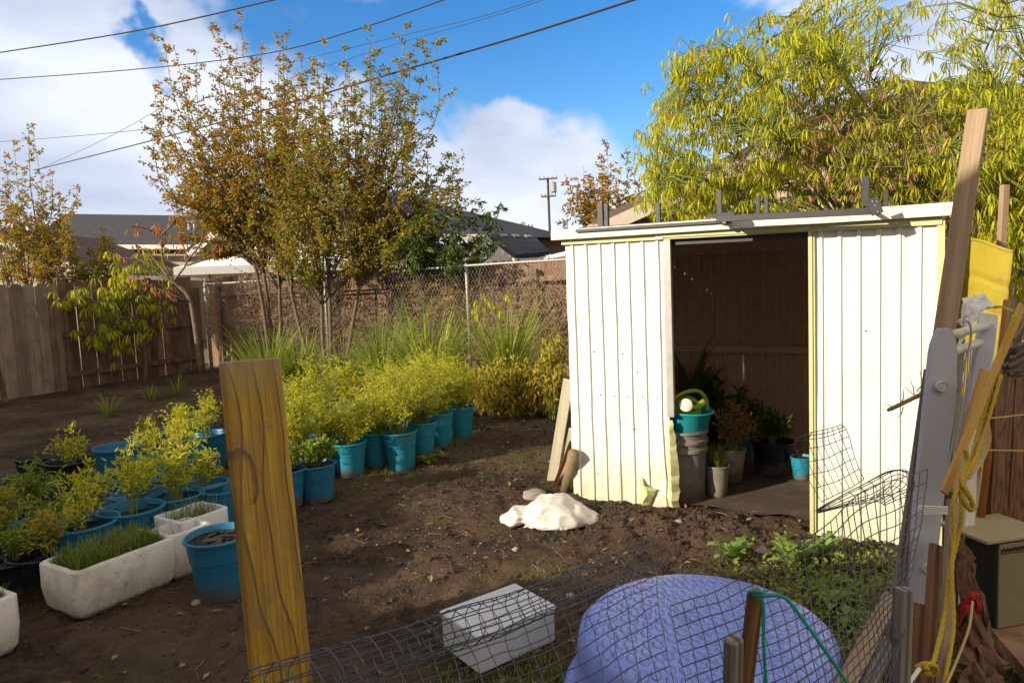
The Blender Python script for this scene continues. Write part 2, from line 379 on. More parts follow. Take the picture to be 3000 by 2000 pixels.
def scat(n, x0, x1, y0, y1, f, rr=r_):
    for i in range(n):
        x = rr.uniform(x0, x1); y = rr.uniform(y0, y1)
        f(x, y, ground_z(x, y), i)
scat(7000, -3.2, 2.2, 2.3, 8.5, lambda x, y, z, i: blobrock(cl, (x, y, z), .005 + .017 * r_.random() ** 3, i))
def near_shed(n, f):
    for i in range(n):
        t_ = r_.random(); px = .1 + t_ * 1.9 + r_.gauss(0, .12); py = 4.62 - t_ * 1.0 - abs(r_.gauss(0, .3)); f(px, py, ground_z(px, py), i)
near_shed(2600, lambda x, y, z, i: blobrock(cl, (x, y, z), .005 + .018 * r_.random() ** 4, i + 50))
cl.build('soil_clods', M['clod'], kind='stuff')
ch = MB()
scat(420, -3.0, 1.6, 2.4, 6.5, lambda x, y, z, i: blobrock(ch, (x, y, z + .002), .003 + .004 * r_.random(), i, sq=.35))
cc = G(1180, 1260)
for i in range(260):
    x = G(1150, 1230).x + r_.gauss(0, .5) - .3; y = 4.1 + r_.gauss(0, .45); blobrock(ch, (x, y, ground_z(x, y) + .003), .003 + .006 * r_.random(), i, sq=.35)
q = G(1120, 1290)
ch.build('gravel_chips', M['chips'], kind='stuff')
dl = MB(); pp = []; dd = []
def addleaf(x, y, z, i):
    pp.append((x, y, z + .008)); a = r_.uniform(0, 6.28); dd.append((math.cos(a), math.sin(a), r_.uniform(-.1, .5)))
scat(1100, -4.5, 2.2, 2.4, 9.5, addleaf)
dl.leaves(pp, dd, .045, .022, flat=True)
# twigs and straw
for i in range(280):
    x = r_.uniform(-3, 1.6); y = r_.uniform(2.5, 7); a = r_.uniform(0, 6.28); l = r_.uniform(.04, .16); z = ground_z(x, y) + .008
    dl.tube([(x, y, z), (x + math.cos(a) * l / 2, y + math.sin(a) * l / 2, z + .01), (x + math.cos(a + .3) * l, y + math.sin(a + .3) * l, z)], .0014, 3)
dl.build('leaf_litter', M['dead'], kind='stuff')
# rocks one can tell apart
M['stone'] = simple('field_stone', (.36, .30, .25), (.22, .18, .15), 25, .85, .5)
def stone(x, y, r, lab, seed, sq=.5):
    mb = MB(); p = G(x, y); p.z = ground_z(p.x, p.y) + r * .2
    k = bpy.data.meshes.new('stone')
    import bmesh
    bm = bmesh.new(); bmesh.ops.create_icosphere(bm, subdivisions=3, radius=1)
    for v_ in bm.verts:
        q = v_.co.copy(); v_.co = q * r * (1 + .28 * noise.noise(q * 1.4 + Vector((seed, 0, 0))) + .08 * noise.noise(q * 5)); v_.co.z *= sq
    bm.to_mesh(k); bm.free(); k.materials.append(M['stone']); k.polygons.foreach_set('use_smooth', [True] * len(k.polygons))
    o = bpy.data.objects.new('stone', k); COL.objects.link(o); o.location = p; o.rotation_euler = (0, 0, seed); tag(o, lab, 'stone', 'stones on the soil')
stone(1752, 1270, .045, 'flat tan stone lying in front of the shed doorway above the thistle leaves', 1, .35)
stone(1560, 1216, .028, 'small round pebble on the soil mound at the foot of the torn shed panel', 2, .8)
stone(1310, 1372, .022, 'pale pebble seen through the mesh right of the foam box', 4, .8)
stone(1228, 1138, .09, 'reddish boulder behind the white sack, beside the leaning boards', 5, .35)
stone(1185, 1430 - 170, .02, 'little grey pebble on the dirt below the white sack', 7, .6)
stone(452, 1383, .026, 'brown pebble in front of the long foam planter', 8, .6)

# ---------------- fences ----------------
CORN = Vector((-6.6, 14.3, 0)); LD = Vector((1.7, 3.2, 0)).normalized(); BD = Vector((3.2, -1.7, 0)).normalized()
LN = Vector((LD.y, -LD.x, 0)); BN = Vector((-BD.y, BD.x, 0)) * -1   # normals toward the yard
BN = Vector((BD.y, -BD.x, 0)); BN = BN if BN.y < 0 else -BN
def plank_run(mb, start, d, length, wd, gap, zlo, zhi, off, th=.018, dog=True, jit=.02, rr=None):
    rr = rr or random.Random(5); s = 0; nn = Vector((-d.y, d.x, 0))
    while s < length:
        w_ = wd * rr.uniform(.95, 1.03); g_ = gap(rr)
        h = zhi(s) + rr.uniform(-jit, jit); lo = zlo(s)
        c = w_ * .28 if dog else .004; a = start + d * s + off; b = a + d * w_
        sk = rr.uniform(-.006, .006)
        poly = [a + Vector((0, 0, lo)), b + Vector((0, 0, lo)), b + d * sk + Vector((0, 0, h - c)), b - d * (c - sk) + Vector((0, 0, h)), a + d * (c + sk) + Vector((0, 0, h)), a + d * sk + Vector((0, 0, h - c))]
        mb.prism(poly, nn * th * (1 if rr.random() > .5 else 1.35)); s += w_ + g_
# left panel fence with visible rails (from corner toward camera)
LP = -LD
t = thing('wooden_fence', CORN + LP * 1.6, 'brown plank fence panel with visible rails, hung with a drooping green plant, shaded', 'fence', 'wooden fences round the yard')
mb = MB(); plank_run(mb, CORN + LP * .05, LP, 2.9, .14, lambda r: r.choice([.003, .004, .014, .018]), lambda s: -.02, lambda s: 1.93 - s * .02, Vector((0, 0, 0)), dog=False, jit=.035)
mb.build('planks', M['fence'], t)
for z in (.28, .98, 1.52):
    mb = MB(); mb.bar(CORN + LN * .05 + Vector((0, 0, z)), CORN + LP * 2.95 + LN * .05 + Vector((0, 0, z - .02)), .09, .04, side=(0, 0, 1)); mb.build('rail', M['fence'], t)
for s in (.03, 2.9):
    mb = MB(); mb.bar(CORN + LP * s + LN * .12 + Vector((0, 0, -.05)), CORN + LP * s + LN * .12 + Vector((0, 0, 1.72)), .09, .09, side=LP, bev=.004); mb.build('post', M['fence'], t)
t = thing('wooden_fence', CORN + LP * 4.5 + LN * .2, 'tall grey board fence at the left edge, thin bright gaps between its boards', 'fence', 'wooden fences round the yard')
mb = MB(); plank_run(mb, CORN + LP * 2.75 + LN * .12, LP, 5.5, .185, lambda r: r.choice([.004, .008, .010]), lambda s: -.03, lambda s: 1.86, Vector((0, 0, 0)), dog=True, jit=.012, rr=random.Random(8))
mb.build('planks', M['fence_grey'], t)
mb = MB()
for z in (.35, 1.5): mb.bar(CORN + LP * 2.8 + LN * .06 + Vector((0, 0, z)), CORN + LP * 8.2 + LN * .06 + Vector((0, 0, z)), .09, .04, side=(0, 0, 1))
mb.build('back_rails', M['fence'], t)
# back fence
BO = BN * -.55
t = thing('wooden_fence', CORN + BD * 4 + BO, 'long reddish back fence with dog eared pickets, standing behind the chain link', 'fence', 'wooden fences round the yard')
mb = MB(); plank_run(mb, CORN + BO - BD * .4, BD, 14.5, .135, lambda r: r.choice([.002, .003, .006]), lambda s: .0, lambda s: 1.93 + .015 * math.sin(s * .9) - .004 * s, Vector((0, 0, 0)), jit=.018, rr=random.Random(12))
mb.build('pickets', M['fence_red'], t)
for z in (.3, 1.58):
    mb = MB(); mb.bar(CORN + BO + BN * .05 + Vector((0, 0, z)), CORN + BO + BN * .05 + BD * 14 + Vector((0, 0, z)), .09, .045, side=(0, 0, 1)); mb.build('rail', M['fence_red'], t)
for s in (.2, 2.7, 5.2, 7.7, 10.2):
    mb = MB(); mb.bar(CORN + BO + BN * .09 + BD * s + Vector((0, 0, -.05)), CORN + BO + BN * .09 + BD * s + Vector((0, 0, 1.75)), .09, .09, side=BD, bev=.004); mb.build('post', M['fence'], t)
# chain link fence
CO = BN * .25
def rail_z(s): return 1.76 + .01 * s
t = thing('chain_link_fence', CORN + BD * 3.5 + CO, 'galvanised chain link fence with pipe rail in front of the wooden back fence', 'fence')
def bs(x):   # distance along the back line seen at photo column x
    r = ray(x, 640); k = CORN + CO; a = Matrix(((r.x, -BD.x), (r.y, -BD.y))).inverted() @ Vector((k.x, k.y)); return a[1]
mb = MB(); mb.tube(catmull([CORN + CO + BD * s + Vector((0, 0, rail_z(s) + .008 * math.sin(s * 2)))for s in (bs(468), 1.5, 3, 5, 7, 9, 11)], 4), .021, 8); mb.build('top_rail', M['galv'], t, smooth=True)
for x in (470, 745, 1072):
    s = bs(x); p = CORN + CO + BD * s; mb = MB(); r_p = .036 if x < 500 else .026
    mb.tube([p + Vector((0, 0, -.05)), p + Vector((0, 0, rail_z(s) + .03)), p + Vector((0, 0, rail_z(s) + .05))], [r_p, r_p, r_p * .4], 10)
    for z in ((.3, .6, .9, 1.2, 1.5) if x < 500 else (1.7,)): mb.tube([p + Vector((0, 0, z)), p + Vector((0, 0, z + .025))], r_p * 1.25, 10)
    mb.build('fence_post', M['galv'], t, smooth=True)
mb = MB(); s0 = bs(470); s1 = 10.8; cw = .062; ch_ = .062; H = 1.74
nz_ = int((s1 - s0) / (cw * 1.0))
hgt = int(H / ch_)
for i in range(nz_):
    pts = []
    for k in range(hgt + 1):
        s = s0 + i * cw + (cw / 2 if k % 2 else -cw / 2) * 1.0
        z = .02 + k * ch_ * .995
        yo = .004 * (1 if k % 2 else -1) + .012 * noise.noise(Vector((s * .8, z, 1)))
        pts.append(CORN + CO + BN * (.03 + yo) + BD * s + Vector((0, 0, z + .01 * (s - s0))))
    mb.tube(pts, .0021, 3, cap=False)
mb.build('chain_mesh', M['galv'], t)

# ---------------- houses and things beyond the fence ----------------
def shingle(name, c1, c2, rowdir=2):
    m, nt, out = newmat(name); t = NT(nt); v = t.coord()
    br = t.n('ShaderNodeTexBrick', {'Vector': t.coord((1, 1, 1), 'UV') if False else v, 'Scale': 3.0, 'Mortar Size': .012})
    n = t.noise(v, 9, 6, .7); sp = t.n('ShaderNodeSeparateXYZ', {0: v})
    wv = t.math('FRACT', t.math('MULTIPLY', sp.outputs[2], 13.0))
    col = t.mix(t.ramp(n, [(.3, 0), (.7, 1)]), c1, c2); col = t.mix(t.ramp(wv, [(.0, .7), (.14, 0)]), col, tuple(k * .4 for k in c1))
    t.bsdf(col, .9, t.bump(wv, .5, .02), 0, .2, out); return m
M['roof_dark'] = shingle('charcoal_shingles', (.045, .047, .055), (.085, .085, .095))
M['roof_brown'] = shingle('brown_shingles', (.10, .07, .055), (.15, .11, .09))
M['solar'] = simple('solar_glass', (.05, .05, .16), (.07, .07, .2), 3, .25, .05)
M['solar_frame'] = simple('solar_frame', (.30, .30, .34), None, 3, .4, .05)
M['canopy'] = simple('canopy_fabric', (.85, .85, .86), (.8, .8, .82), 4, .8, .1)
M['glass'] = simple('window_glass', (.04, .05, .07), (.03, .04, .05), 2, .1, 0)
def gable(name, ga, gb, back, eave, peak, over, label, wallm, roofm, extra=None, rake=.18, pk=.5, trim=None):
    trim = trim or M['trim']
    # gable end from ga to gb (on the ground), ridge running along `back`
    ga = Vector(ga); gb = Vector(gb); back = Vector(back); t = thing(name, (ga + gb) / 2 + back / 2, label, 'house')
    up = Vector((0, 0, 1)); mid = ga.lerp(gb, pk); d = (gb - ga).normalized(); bd = back.normalized()
    mb = MB(); mb.prism([ga - up * .1, gb - up * .1, gb + up * eave, mid + up * peak, ga + up * eave], back); mb.build('wall', wallm, t)
    for (e, s) in ((ga, -1), (gb, 1)):
        sl = ((mid + up * peak) - (e + up * eave)).normalized(); n = sl.cross(bd); n = n if n.z > 0 else -n
        a = mid + up * peak - bd * over; b = e + up * eave - sl * over * 1.2 - bd * over
        A = back + bd * over * 2
        mb = MB(); mb.prism([a + n * .02, b + n * .02, b + n * .12, a + n * .12], A); mb.build('roof', roofm, t)
        mb = MB(); mb.prism([a - bd * .03 - up * .02 + n * .02, b - bd * .03 + n * .02, b - bd * .03 - n * rake, a - bd * .03 - up * .02 - n * rake], bd * .028); mb.build('fascia', trim, t)
        mb = MB(); mb.bar(b + n * .02 - up * .02, b + A + n * .02 - up * .02, .12, .12, side=(0, 0, 1)); mb.build('gutter', trim, t)
    return t
# left house with long dark roof: ridge parallel to the left of the picture
a = W(150, 491, 27); b = W(560, 497, 27); c = W(640, 562, 24.3); d = W(60, 560, 24.3)
t = thing('house', (a + c) / 2 * .5 + Vector((-6, 12, 0)) * 0, 'cream house with a long charcoal shingle roof, behind the wooden fence at left', 'house'); t.location = Vector((c.x - 3, c.y, 0))
mb = MB(); mb.add([a, b, c, d, a + Vector((0, 4, -1.5)), b + Vector((0, 4, -1.5))], [(0, 3, 2, 1), (0, 1, 5, 4)]); o = mb.build('roof', M['roof_dark'], t)
for px in (435, 448):
    mb = MB(); p = W(px, 520, 25.6); mb.tube([p - Vector((0, 0, .3)), p + Vector((0, 0, .12))], .07, 10); mb.tube([p + Vector((0, 0, .12)), p + Vector((0, 0, .2))], .13, 10); mb.build('roof_vent', M['galv'], o)
mb = MB(); mb.bar(W(217, 567, 24.2), W(640, 568, 24.2), .16, .1, side=(0, 0, 1)); mb.build('gutter', M['trim'], t)
mb = MB(); cz = c.z - .1; mb.box(((d.x + c.x) / 2, 27.3, cz / 2), (c.x - d.x - .6, 5, cz)); mb.build('wall', M['stucco'], t)
for (x0, x1, y0, y1) in ((250, 300, 600, 660),):
    p = W(x0, y0, 24.75); q = W(x1, y1, 24.75); mb = MB(); mb.box(((p.x + q.x) / 2, 24.76, (p.z + q.z) / 2), (q.x - p.x, .06, p.z - q.z)); f_ = mb.build('window', M['trim'], t)
    mb = MB(); mb.box(((p.x + q.x) / 2, 24.72, (p.z + q.z) / 2), (q.x - p.x - .14, .04, p.z - q.z - .14)); mb.build('pane', M['glass'], f_)
# pale low roof at far left
a = W(-60, 500, 20); b = W(90, 500, 20); c = W(235, 600, 18); 
t = gable('house', W(-250, 640, 19) * Vector((1, 1, 0)).length * 0 + Vector((W(-260, 640, 19).x, 19, 0)), (W(225, 600, 19).x, 19, 0), (0, 5, 0), 2.35, 3.6, .35, 'pale house at the far left edge with a white rake board sloping down right', M['siding'], M['roof_brown'])
# middle gable house
t = gable('house', (W(470, 560, 21).x, 21, 0), (W(745, 560, 21).x, 21, 0), (0, 8, 0), 3.15, 4.35, .35, 'beige gabled house behind the thin tree left of the middle', M['siding'], M['roof_dark'], pk=.42)
# house with solar panels
a = W(800, 447, 24); b = W(905, 440, 24.5); c = W(1160, 545, 21.5); d = W(700, 545, 20.5)
t = thing('house', Vector((-1.8, 23, 0)), 'beige house with solar panels on a hip roof, behind the right half of the tree', 'house')
mb = MB(); e = W(1010, 470, 26); mb.add([d, c, b, a, e, W(1320, 545, 27)], [(0, 1, 2, 3), (1, 5, 4, 2)]); rf = mb.build('roof', M['roof_dark'], t)
mb = MB(); mb.prism([Vector((d.x + .5, 21.2, 0)), Vector((c.x - .3, 22.0, 0)), Vector((c.x - .3, 26, 0)), Vector((d.x + .5, 26, 0))], (0, 0, c.z - .12)); mb.build('wall', M['siding'], t)
mb = MB(); mb.bar(d, c, .18, .08, side=(0, 0, 1)); mb.build('gutter', M['trim'], t)
n = (c - d).cross(a - d).normalized()
for i in range(4):
    for j in range(2):
        def pt(u, v): return (d.lerp(c, .12 + u * .72)).lerp(a.lerp(b, (u * .9 + .05)), .18 + v * .74) + n * .09
        u0, u1 = i / 4 + .008, (i + 1) / 4 - .008; v0, v1 = j / 2 + .01, (j + 1) / 2 - .01
        mb = MB(); mb.prism([pt(u0, v0), pt(u1, v0), pt(u1, v1), pt(u0, v1)], n * .035); mb.build('solar_panel', M['solar'], rf)
p = W(960, 640, 21.0)
# far low dark roof house (right of centre)
a = W(1105, 510, 38); t = thing('house', Vector((W(1180, 545, 38).x, 40, 0)), 'low white trimmed house with dark roof, just left of the utility pole', 'house')
mb = MB(); mb.add([W(1075, 508, 40), W(1130, 508, 40), W(1262, 536, 38), W(1075, 536, 38)], [(0, 3, 2, 1)]); mb.build('roof', M['roof_dark'], t)
mb = MB(); mb.bar(W(1075, 538, 37.8), W(1264, 538, 37.8), .2, .12, side=(0, 0, 1)); mb.build('gutter', M['trim'], t)
q1 = W(1080, 545, 39); q2 = W(1255, 545, 39); mb = MB(); mb.box(((q1.x + q2.x) / 2, 41, q1.z / 2 - .1), (q2.x - q1.x, 4, q1.z)); mb.build('wall', M['stucco'], t)
# small white outbuilding with tiled roof, sits behind the back fence
t = thing('garden_shed', Vector((.0, 15, 0)), 'white shed with dark tiled roof beyond the back fence left of the metal shed', 'shed')
a = W(1118, 541, 16); b = W(1222, 545, 17.5); c = W(1262, 584, 15.4); d = W(1182, 592, 14.2)
a2 = W(1060, 592, 15.2)
mb = MB(); n = (c - d).cross(a - d).normalized(); n = n if n.z > 0 else -n; mb.prism([d, c, b, a], n * .07); mb.build('roof', M['roof_dark'], t)
mb = MB(); mb.prism([a - Vector((0, 0, .03)), d - Vector((0, 0, .03)), Vector((d.x, d.y, 0)), Vector((a2.x, a2.y, 0)), Vector((a2.x, a2.y, d.z))], (b - a) * .9 * Vector((1, 1, 0)).length / 1.414); mb.build('wall', M['trim'], t)
for i in range(3):
    u = .18 + i * .28; p = a.lerp(b, u).lerp(d.lerp(c, u), .12) + n * .08; q = a.lerp(b, u + .14).lerp(d.lerp(c, u + .14), .12) + n * .08
    mb = MB(); dn = (d - a).normalized() * .2; mb.prism([p, q, q + dn, p + dn], n * .03); mb.build('roof_vent', M['galv'], t)
mb = MB(); mb.tube([W(1228, 600, 12.2), W(1310, 581, 11.0)], .045, 10); solo(mb, 'pipe', M['trim'], 'pinkish white pipe lying across the fence top next to the metal shed', 'pipe', smooth=True)
# brick red structure near right
t = thing('house', Vector((2.0, 26, 0)), 'low brick red wall and roof edge peeking out left of the metal shed', 'building')
mb = MB(); p = W(1215, 552, 26); q = W(1420, 640, 26); mb.box(((p.x + q.x) / 2, 28, p.z / 2), (q.x - p.x, 4, p.z)); mb.build('wall', simple('brick_wall', (.30, .17, .13), (.22, .12, .09), 12, .9, .3), t)
mb = MB(); mb.box(((p.x + q.x) / 2 + .3, 27.8, p.z + .12), (q.x - p.x, 4.8, .22)); mb.build('roof', M['roof_dark'], t)

# canopy tent
def canopy(cx, cy, hw, z0, z1, label, rz=0.3):
    t = thing('canopy_tent', (cx, cy, 0), label, 'canopy tent', 'white canopies beyond the fence')
    mb = MB(); n = 8; P = []
    R3 = Matrix.Rotation(rz, 3, 'Z'); cor = [R3 @ Vector(p) for p in ((-hw, -hw, 0), (hw, -hw, 0), (hw, hw, 0), (-hw, hw, 0))]
    base = Vector((cx, cy, z0)); apex = Vector((cx, cy, z1))
    for k in range(4):
        a = base + cor[k]; b = base + cor[(k + 1) % 4]; rows = []
        for i in range(7):
            u = i / 6; rows.append([(a.lerp(b, j / 8)).lerp(apex, u) - Vector((0, 0, .25 * math.sin(u * math.pi) * .6 + .04 * math.sin(j / 8 * math.pi) * (1 - u))) for j in range(9)])
        mb.grid(rows); mb.grid([[a - Vector((0, 0, .18)), b - Vector((0, 0, .18))], [a, b]])
    mb.build('fabric_top', M['canopy'], t, smooth=False)
    for k in range(4):
        mb = MB(); p = base + cor[k] * .98; mb.tube([(p.x, p.y, 0), (p.x, p.y, z0)], .02, 6); mb.build('leg', M['galv'], t)
p = W(590, 560, 17); canopy(p.x + .2, 18.2, 2.2, 2.22, W(610, 528, 18.2).z, 'larger white pitched canopy top with grey end, behind the fence corner', .25)
p = W(765, 590, 18); canopy(p.x, 19.0, 1.6, 2.25, W(760, 570, 19).z, 'smaller white canopy top showing right of the tree trunks', .1)

# utility pole
t = thing('utility_pole', (W(1264, 560, 55).x, 55, 0), 'wooden utility pole with crossarms and transformer, far off left of the yellow tree', 'utility pole')
px = W(1263, 540, 55).x; top = W(1262, 408, 55); zt = top.z
mb = MB(); mb.tube([(px, 55, -1), (px, 55, zt)], [.12, .09], 8); mb.build('pole', M['bark_dark'], t)
for y_, l in ((412, .8), (452, .65)):
    z = W(1262, y_, 55).z; mb = MB(); mb.bar((px - l * .9, 55 - .15, z), (px + l * .9, 54.6, z), .11, .10, side=(0, 0, 1)); c_ = mb.build('crossarm', M['bark_dark'], t)
    for k in (-.85, -.4, .4, .85): mb = MB(); mb.lathe([(.05, 0), (.06, .1), (.03, .22)], (px + k * l, 54.9, z + .07), 8); mb.build('insulator', M['galv'], c_)
mb = MB(); mb.lathe([(.2, 0), (.24, .05), (.24, .75), (.1, .85)], (px + .42, 54.8, W(1270, 443, 55).z), 12); mb.build('transformer', M['galv'], t)

# overhead wires
M['cable'] = simple('cable', (.03, .03, .035), None, 10, .6, 0)
def wire(pts, r, label, k=6, name='overhead_wire'):
    mb = MB(); mb.tube(catmull([W(*p) for p in pts], k), r, 5, cap=False); solo(mb, name, M['cable'], label, 'wire', 'overhead wires crossing the sky')
wire([(-60, 130, 16), (0, 121, 15.6), (320, 70, 14), (640, -2, 12.5), (760, -32, 12)], .014, 'topmost overhead wire, crossing the upper left corner')
wire([(-60, 187, 19), (0, 183, 18.5), (330, 158, 16.5), (620, 122, 14.5), (840, 62, 13.3), (1020, 0, 12), (1120, -36, 11.5)], .0115, 'overhead wire running level from the left edge then up through the tree tops')
wire([(640, 150, 22), (900, 88, 19), (1100, 40, 17), (1230, 0, 16), (1300, -24, 15.6)], .007, 'thinner upper line of the faint pair rising right of the tree')
wire([(640, 188, 22), (900, 105, 19.5), (1110, 45, 17), (1260, -4, 16), (1330, -30, 15.6)], .006, 'fainter lower line of the pair rising right of the tree')
wire([(80, 391, 26), (330, 328, 20), (640, 245, 15), (950, 155, 12), (1200, 82, 10.5), (1470, -4, 9.2), (1600, -48, 8.8)], .017, 'thick black twisted cable sweeping from behind the left tree up over the blue sky', 8)
wire([(90, 389, 28), (240, 320, 24), (385, 240, 20)], .007, 'faint short wire slanting steeply up to the left side of the tree')
wire([(0, 326, 24), (230, 308, 21), (400, 289, 19)], .008, 'faint level wire entering the left side of the orange tree')
# big house at right, seen through the tall lime tree
el = W(1411, 490, 10.6); pk_ = W(2062, 200, 8.4)
ga = Vector((el.x + .35, el.y, 0)); dirv = Vector((pk_.x - ga.x, pk_.y - ga.y, 0)); gb = ga + dirv * 2; bk = Vector((-dirv.y, dirv.x, 0)).normalized() * 7
M['tan_trim'] = simple('tan_trim', (.42, .36, .30), (.36, .31, .26), 20, .8, .1); M['wall_tan'] = simple('tan_stucco', (.46, .37, .27), (.40, .32, .235), 30, .9, .3)
t_h = gable('house', ga, gb, bk, el.z - .05, pk_.z - .12, .45, 'large tan gabled house behind the lime tree and metal shed', M['wall_tan'], M['roof_brown'], trim=M['tan_trim'])
for i in range(5):
    p = ga + dirv.normalized() * .05 + bk.normalized() * (.5 + i * .6) + Vector((0, 0, el.z - .16)); mb = MB(); mb.bar(p - dirv.normalized() * .45 - Vector((0, 0, .05)), p, .09, .05, side=(0, 0, 1)); mb.build('rafter', M['tan_trim'], t_h)
mb = MB(); a = el + Vector((.02, .1, -.12)); mb.tube(catmull([a, a + Vector((.08, 0, -.22)), a + Vector((.28, .05, -.30)), a + Vector((.36, .05, -.6)), Vector((a.x + .36, a.y + .05, .1))], 5), .04, 8); mb.build('downpipe', M['trim'], t_h, smooth=True)
# ---------------- trees ----------------
LF = {}
LF['autumn'] = leafmat('autumn_leaves', [(0, (.08, .10, .015)), (.3, (.20, .22, .025)), (.48, (.42, .36, .035)), (.62, (.56, .34, .04)), (.78, (.50, .20, .03)), (1, (.66, .46, .05))], .38, clump=.55)
LF['olive'] = leafmat('olive_leaves', [(0, (.07, .10, .015)), (.25, (.17, .20, .022)), (.45, (.30, .32, .03)), (.6, (.42, .35, .035)), (.78, (.50, .27, .04)), (.9, (.38, .16, .04)), (1, (.34, .36, .03))], .38, clump=.8)
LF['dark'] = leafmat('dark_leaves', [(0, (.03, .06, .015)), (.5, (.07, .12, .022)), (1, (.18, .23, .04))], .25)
LF['gold'] = leafmat('golden_leaves', [(0, (.20, .19, .02)), (.35, (.38, .27, .02)), (.65, (.55, .32, .02)), (.85, (.42, .17, .02)), (1, (.16, .18, .03))], .4)
LF['lime'] = leafmat('lime_leaves', [(0, (.17, .24, .012)), (.3, (.32, .38, .016)), (.6, (.50, .50, .022)), (.85, (.66, .57, .04)), (1, (.45, .46, .03))], .45)
LF['dry'] = leafmat('dry_brown_leaves', [(0, (.13, .065, .03)), (.5, (.30, .17, .08)), (1, (.46, .31, .16))], .25)
LF['pepper'] = leafmat('feathery_leaves', [(0, (.32, .36, .02)), (.4, (.56, .56, .03)), (.75, (.72, .66, .05)), (.95, (.55, .50, .06)), (1, (.62, .25, .03))], .4)
LF['grass'] = leafmat('grass_blades', [(0, (.06, .10, .015)), (.4, (.13, .19, .025)), (.75, (.24, .28, .035)), (1, (.36, .33, .10))], .3)
LF['lemon'] = leafmat('lemongrass_blades', [(0, (.10, .16, .02)), (.4, (.21, .29, .03)), (.75, (.36, .41, .05)), (1, (.50, .44, .14))], .3)
LF['wilt'] = leafmat('wilted_yellow_leaves', [(0, (.22, .24, .03)), (.4, (.40, .36, .04)), (.75, (.50, .36, .05)), (1, (.42, .22, .05))], .35)
LF['herb'] = leafmat('herb_leaves', [(0, (.10, .17, .02)), (.5, (.22, .30, .03)), (1, (.36, .40, .05))], .35)
LF['brightgreen'] = leafmat('thistle_leaves', [(0, (.10, .19, .04)), (.5, (.20, .31, .06)), (1, (.36, .42, .09))], .35)

def shoot_tree(name, base, spread, tips, label, cat, mats, leaf=(.065, .036), trunk_r=.07, twigs=13, nl=15, fork=.22, seed=1, tw=.55, start=.30, group=None, barkm='bark', droop=0.0):
    """base: ground point; tips: crown shoot tips as points; each shoot is a bowed limb with leafy side twigs."""
    rr = random.Random(seed); rs = np.random.RandomState(seed)
    t = thing(name, base, label, cat, group)
    limbs = MB(); Pl = [[], []]; Dl = [[], []]
    trunks = [Vector(b) for b in spread]
    segs = []
    for ti, tp in enumerate(tips):
        tp = Vector(tp[:3]) if len(tp) >= 3 else tp
        b = min(trunks, key=lambda q: (Vector((q.x - tp.x, (q.y - tp.y) * .5, 0))).length * rr.uniform(.6, 1.4))
        hh = tp.z - b.z
        mid1 = b.lerp(tp, .33) + Vector((rr.gauss(0, .1), rr.gauss(0, .1), hh * .10)); mid1.x = b.x + (tp.x - b.x) * rr.uniform(.32, .62)
        mid2 = b.lerp(tp, .68) + Vector((rr.gauss(0, .08), rr.gauss(0, .08), -hh * .02)); mid2.x = b.x + (tp.x - b.x) * rr.uniform(.68, .95)
        path = catmull([b, mid1, mid2, tp], 6); r0 = trunk_r * rr.uniform(.16, .34)
        limbs.tube(path, [max(.003, r0 * (1 - i / len(path)) ** .8) for i in range(len(path))], 5)
        n = len(path)
        kk = twigs if rr.random() > .12 else twigs // 2
        for j in range(kk):
            u = start + (1 - start) * (j + rr.random()) / kk; fi = u * (n - 1); i = min(n - 2, int(fi)); p = path[i].lerp(path[i + 1], fi - i); ax = (path[i + 1] - path[i]).normalized()
            ll = tw * (1.05 - u) ** .75 * rr.uniform(.5, 1.15) + .05
            a = rr.uniform(0, 6.28); side = Vector((math.cos(a), math.sin(a), rr.uniform(-.15, .35) - droop)); dr = (side * 1.0 + ax * .45).normalized()
            e = p + dr * ll + Vector((0, 0, -droop * ll * .4)); segs.append((p, e, dr))
            limbs.tube([p, p.lerp(e, .5) + Vector((0, 0, .02)), e], [.0045, .003, .002], 3, cap=False)
            for q in range(nl):
                v = (q + rr.random()) / nl; pos = p.lerp(e, v) + Vector((rr.gauss(0, .02), rr.gauss(0, .02), rr.gauss(0, .02)))
                ld = dr * .5 + Vector((rr.gauss(0, .6), rr.gauss(0, .6), rr.gauss(-.25 - droop, .45)))
                w_ = 1 if rr.random() < .0 else 0
                Pl[w_].append(pos); Dl[w_].append(ld)
        for q in range(10):     # leaves straight on the tip
            v = 1 - .28 * rr.random(); fi = v * (n - 1); i = min(n - 2, int(fi)); Pl[0].append(path[i].lerp(path[i + 1], fi - i)); Dl[0].append(Vector((rr.gauss(0, .7), rr.gauss(0, .7), rr.gauss(.1, .5))))
    lo = MB()
    for b in trunks:
        j = Vector((rr.gauss(0, .03), rr.gauss(0, .03), 0)); g0 = Vector((Vector(base).x * .6 + b.x * .4, Vector(base).y * .6 + b.y * .4, -.05))
        pth = catmull([g0, g0.lerp(b, .5) + j, b, b + (b - g0) * .25], 5)
        lo.tube(pth, [trunk_r * (1 - .45 * i / len(pth)) * (.55 if len(trunks) > 2 else .8) for i in range(len(pth))], 8)
    lo.build('trunk', M[barkm], t, smooth=True); limbs.build('limbs', M[barkm], t, smooth=True)
    mb = MB(); mb.leaves(Pl[0], Dl[0], leaf[0], leaf[1], rs=rs, bend=.15); mb.build('crown', mats, t)
    return t
def tips_px(lst, d, dj, rr): return [W(x, y, d + rr.uniform(-dj, dj)) for x, y in lst]
rr = random.Random(21)
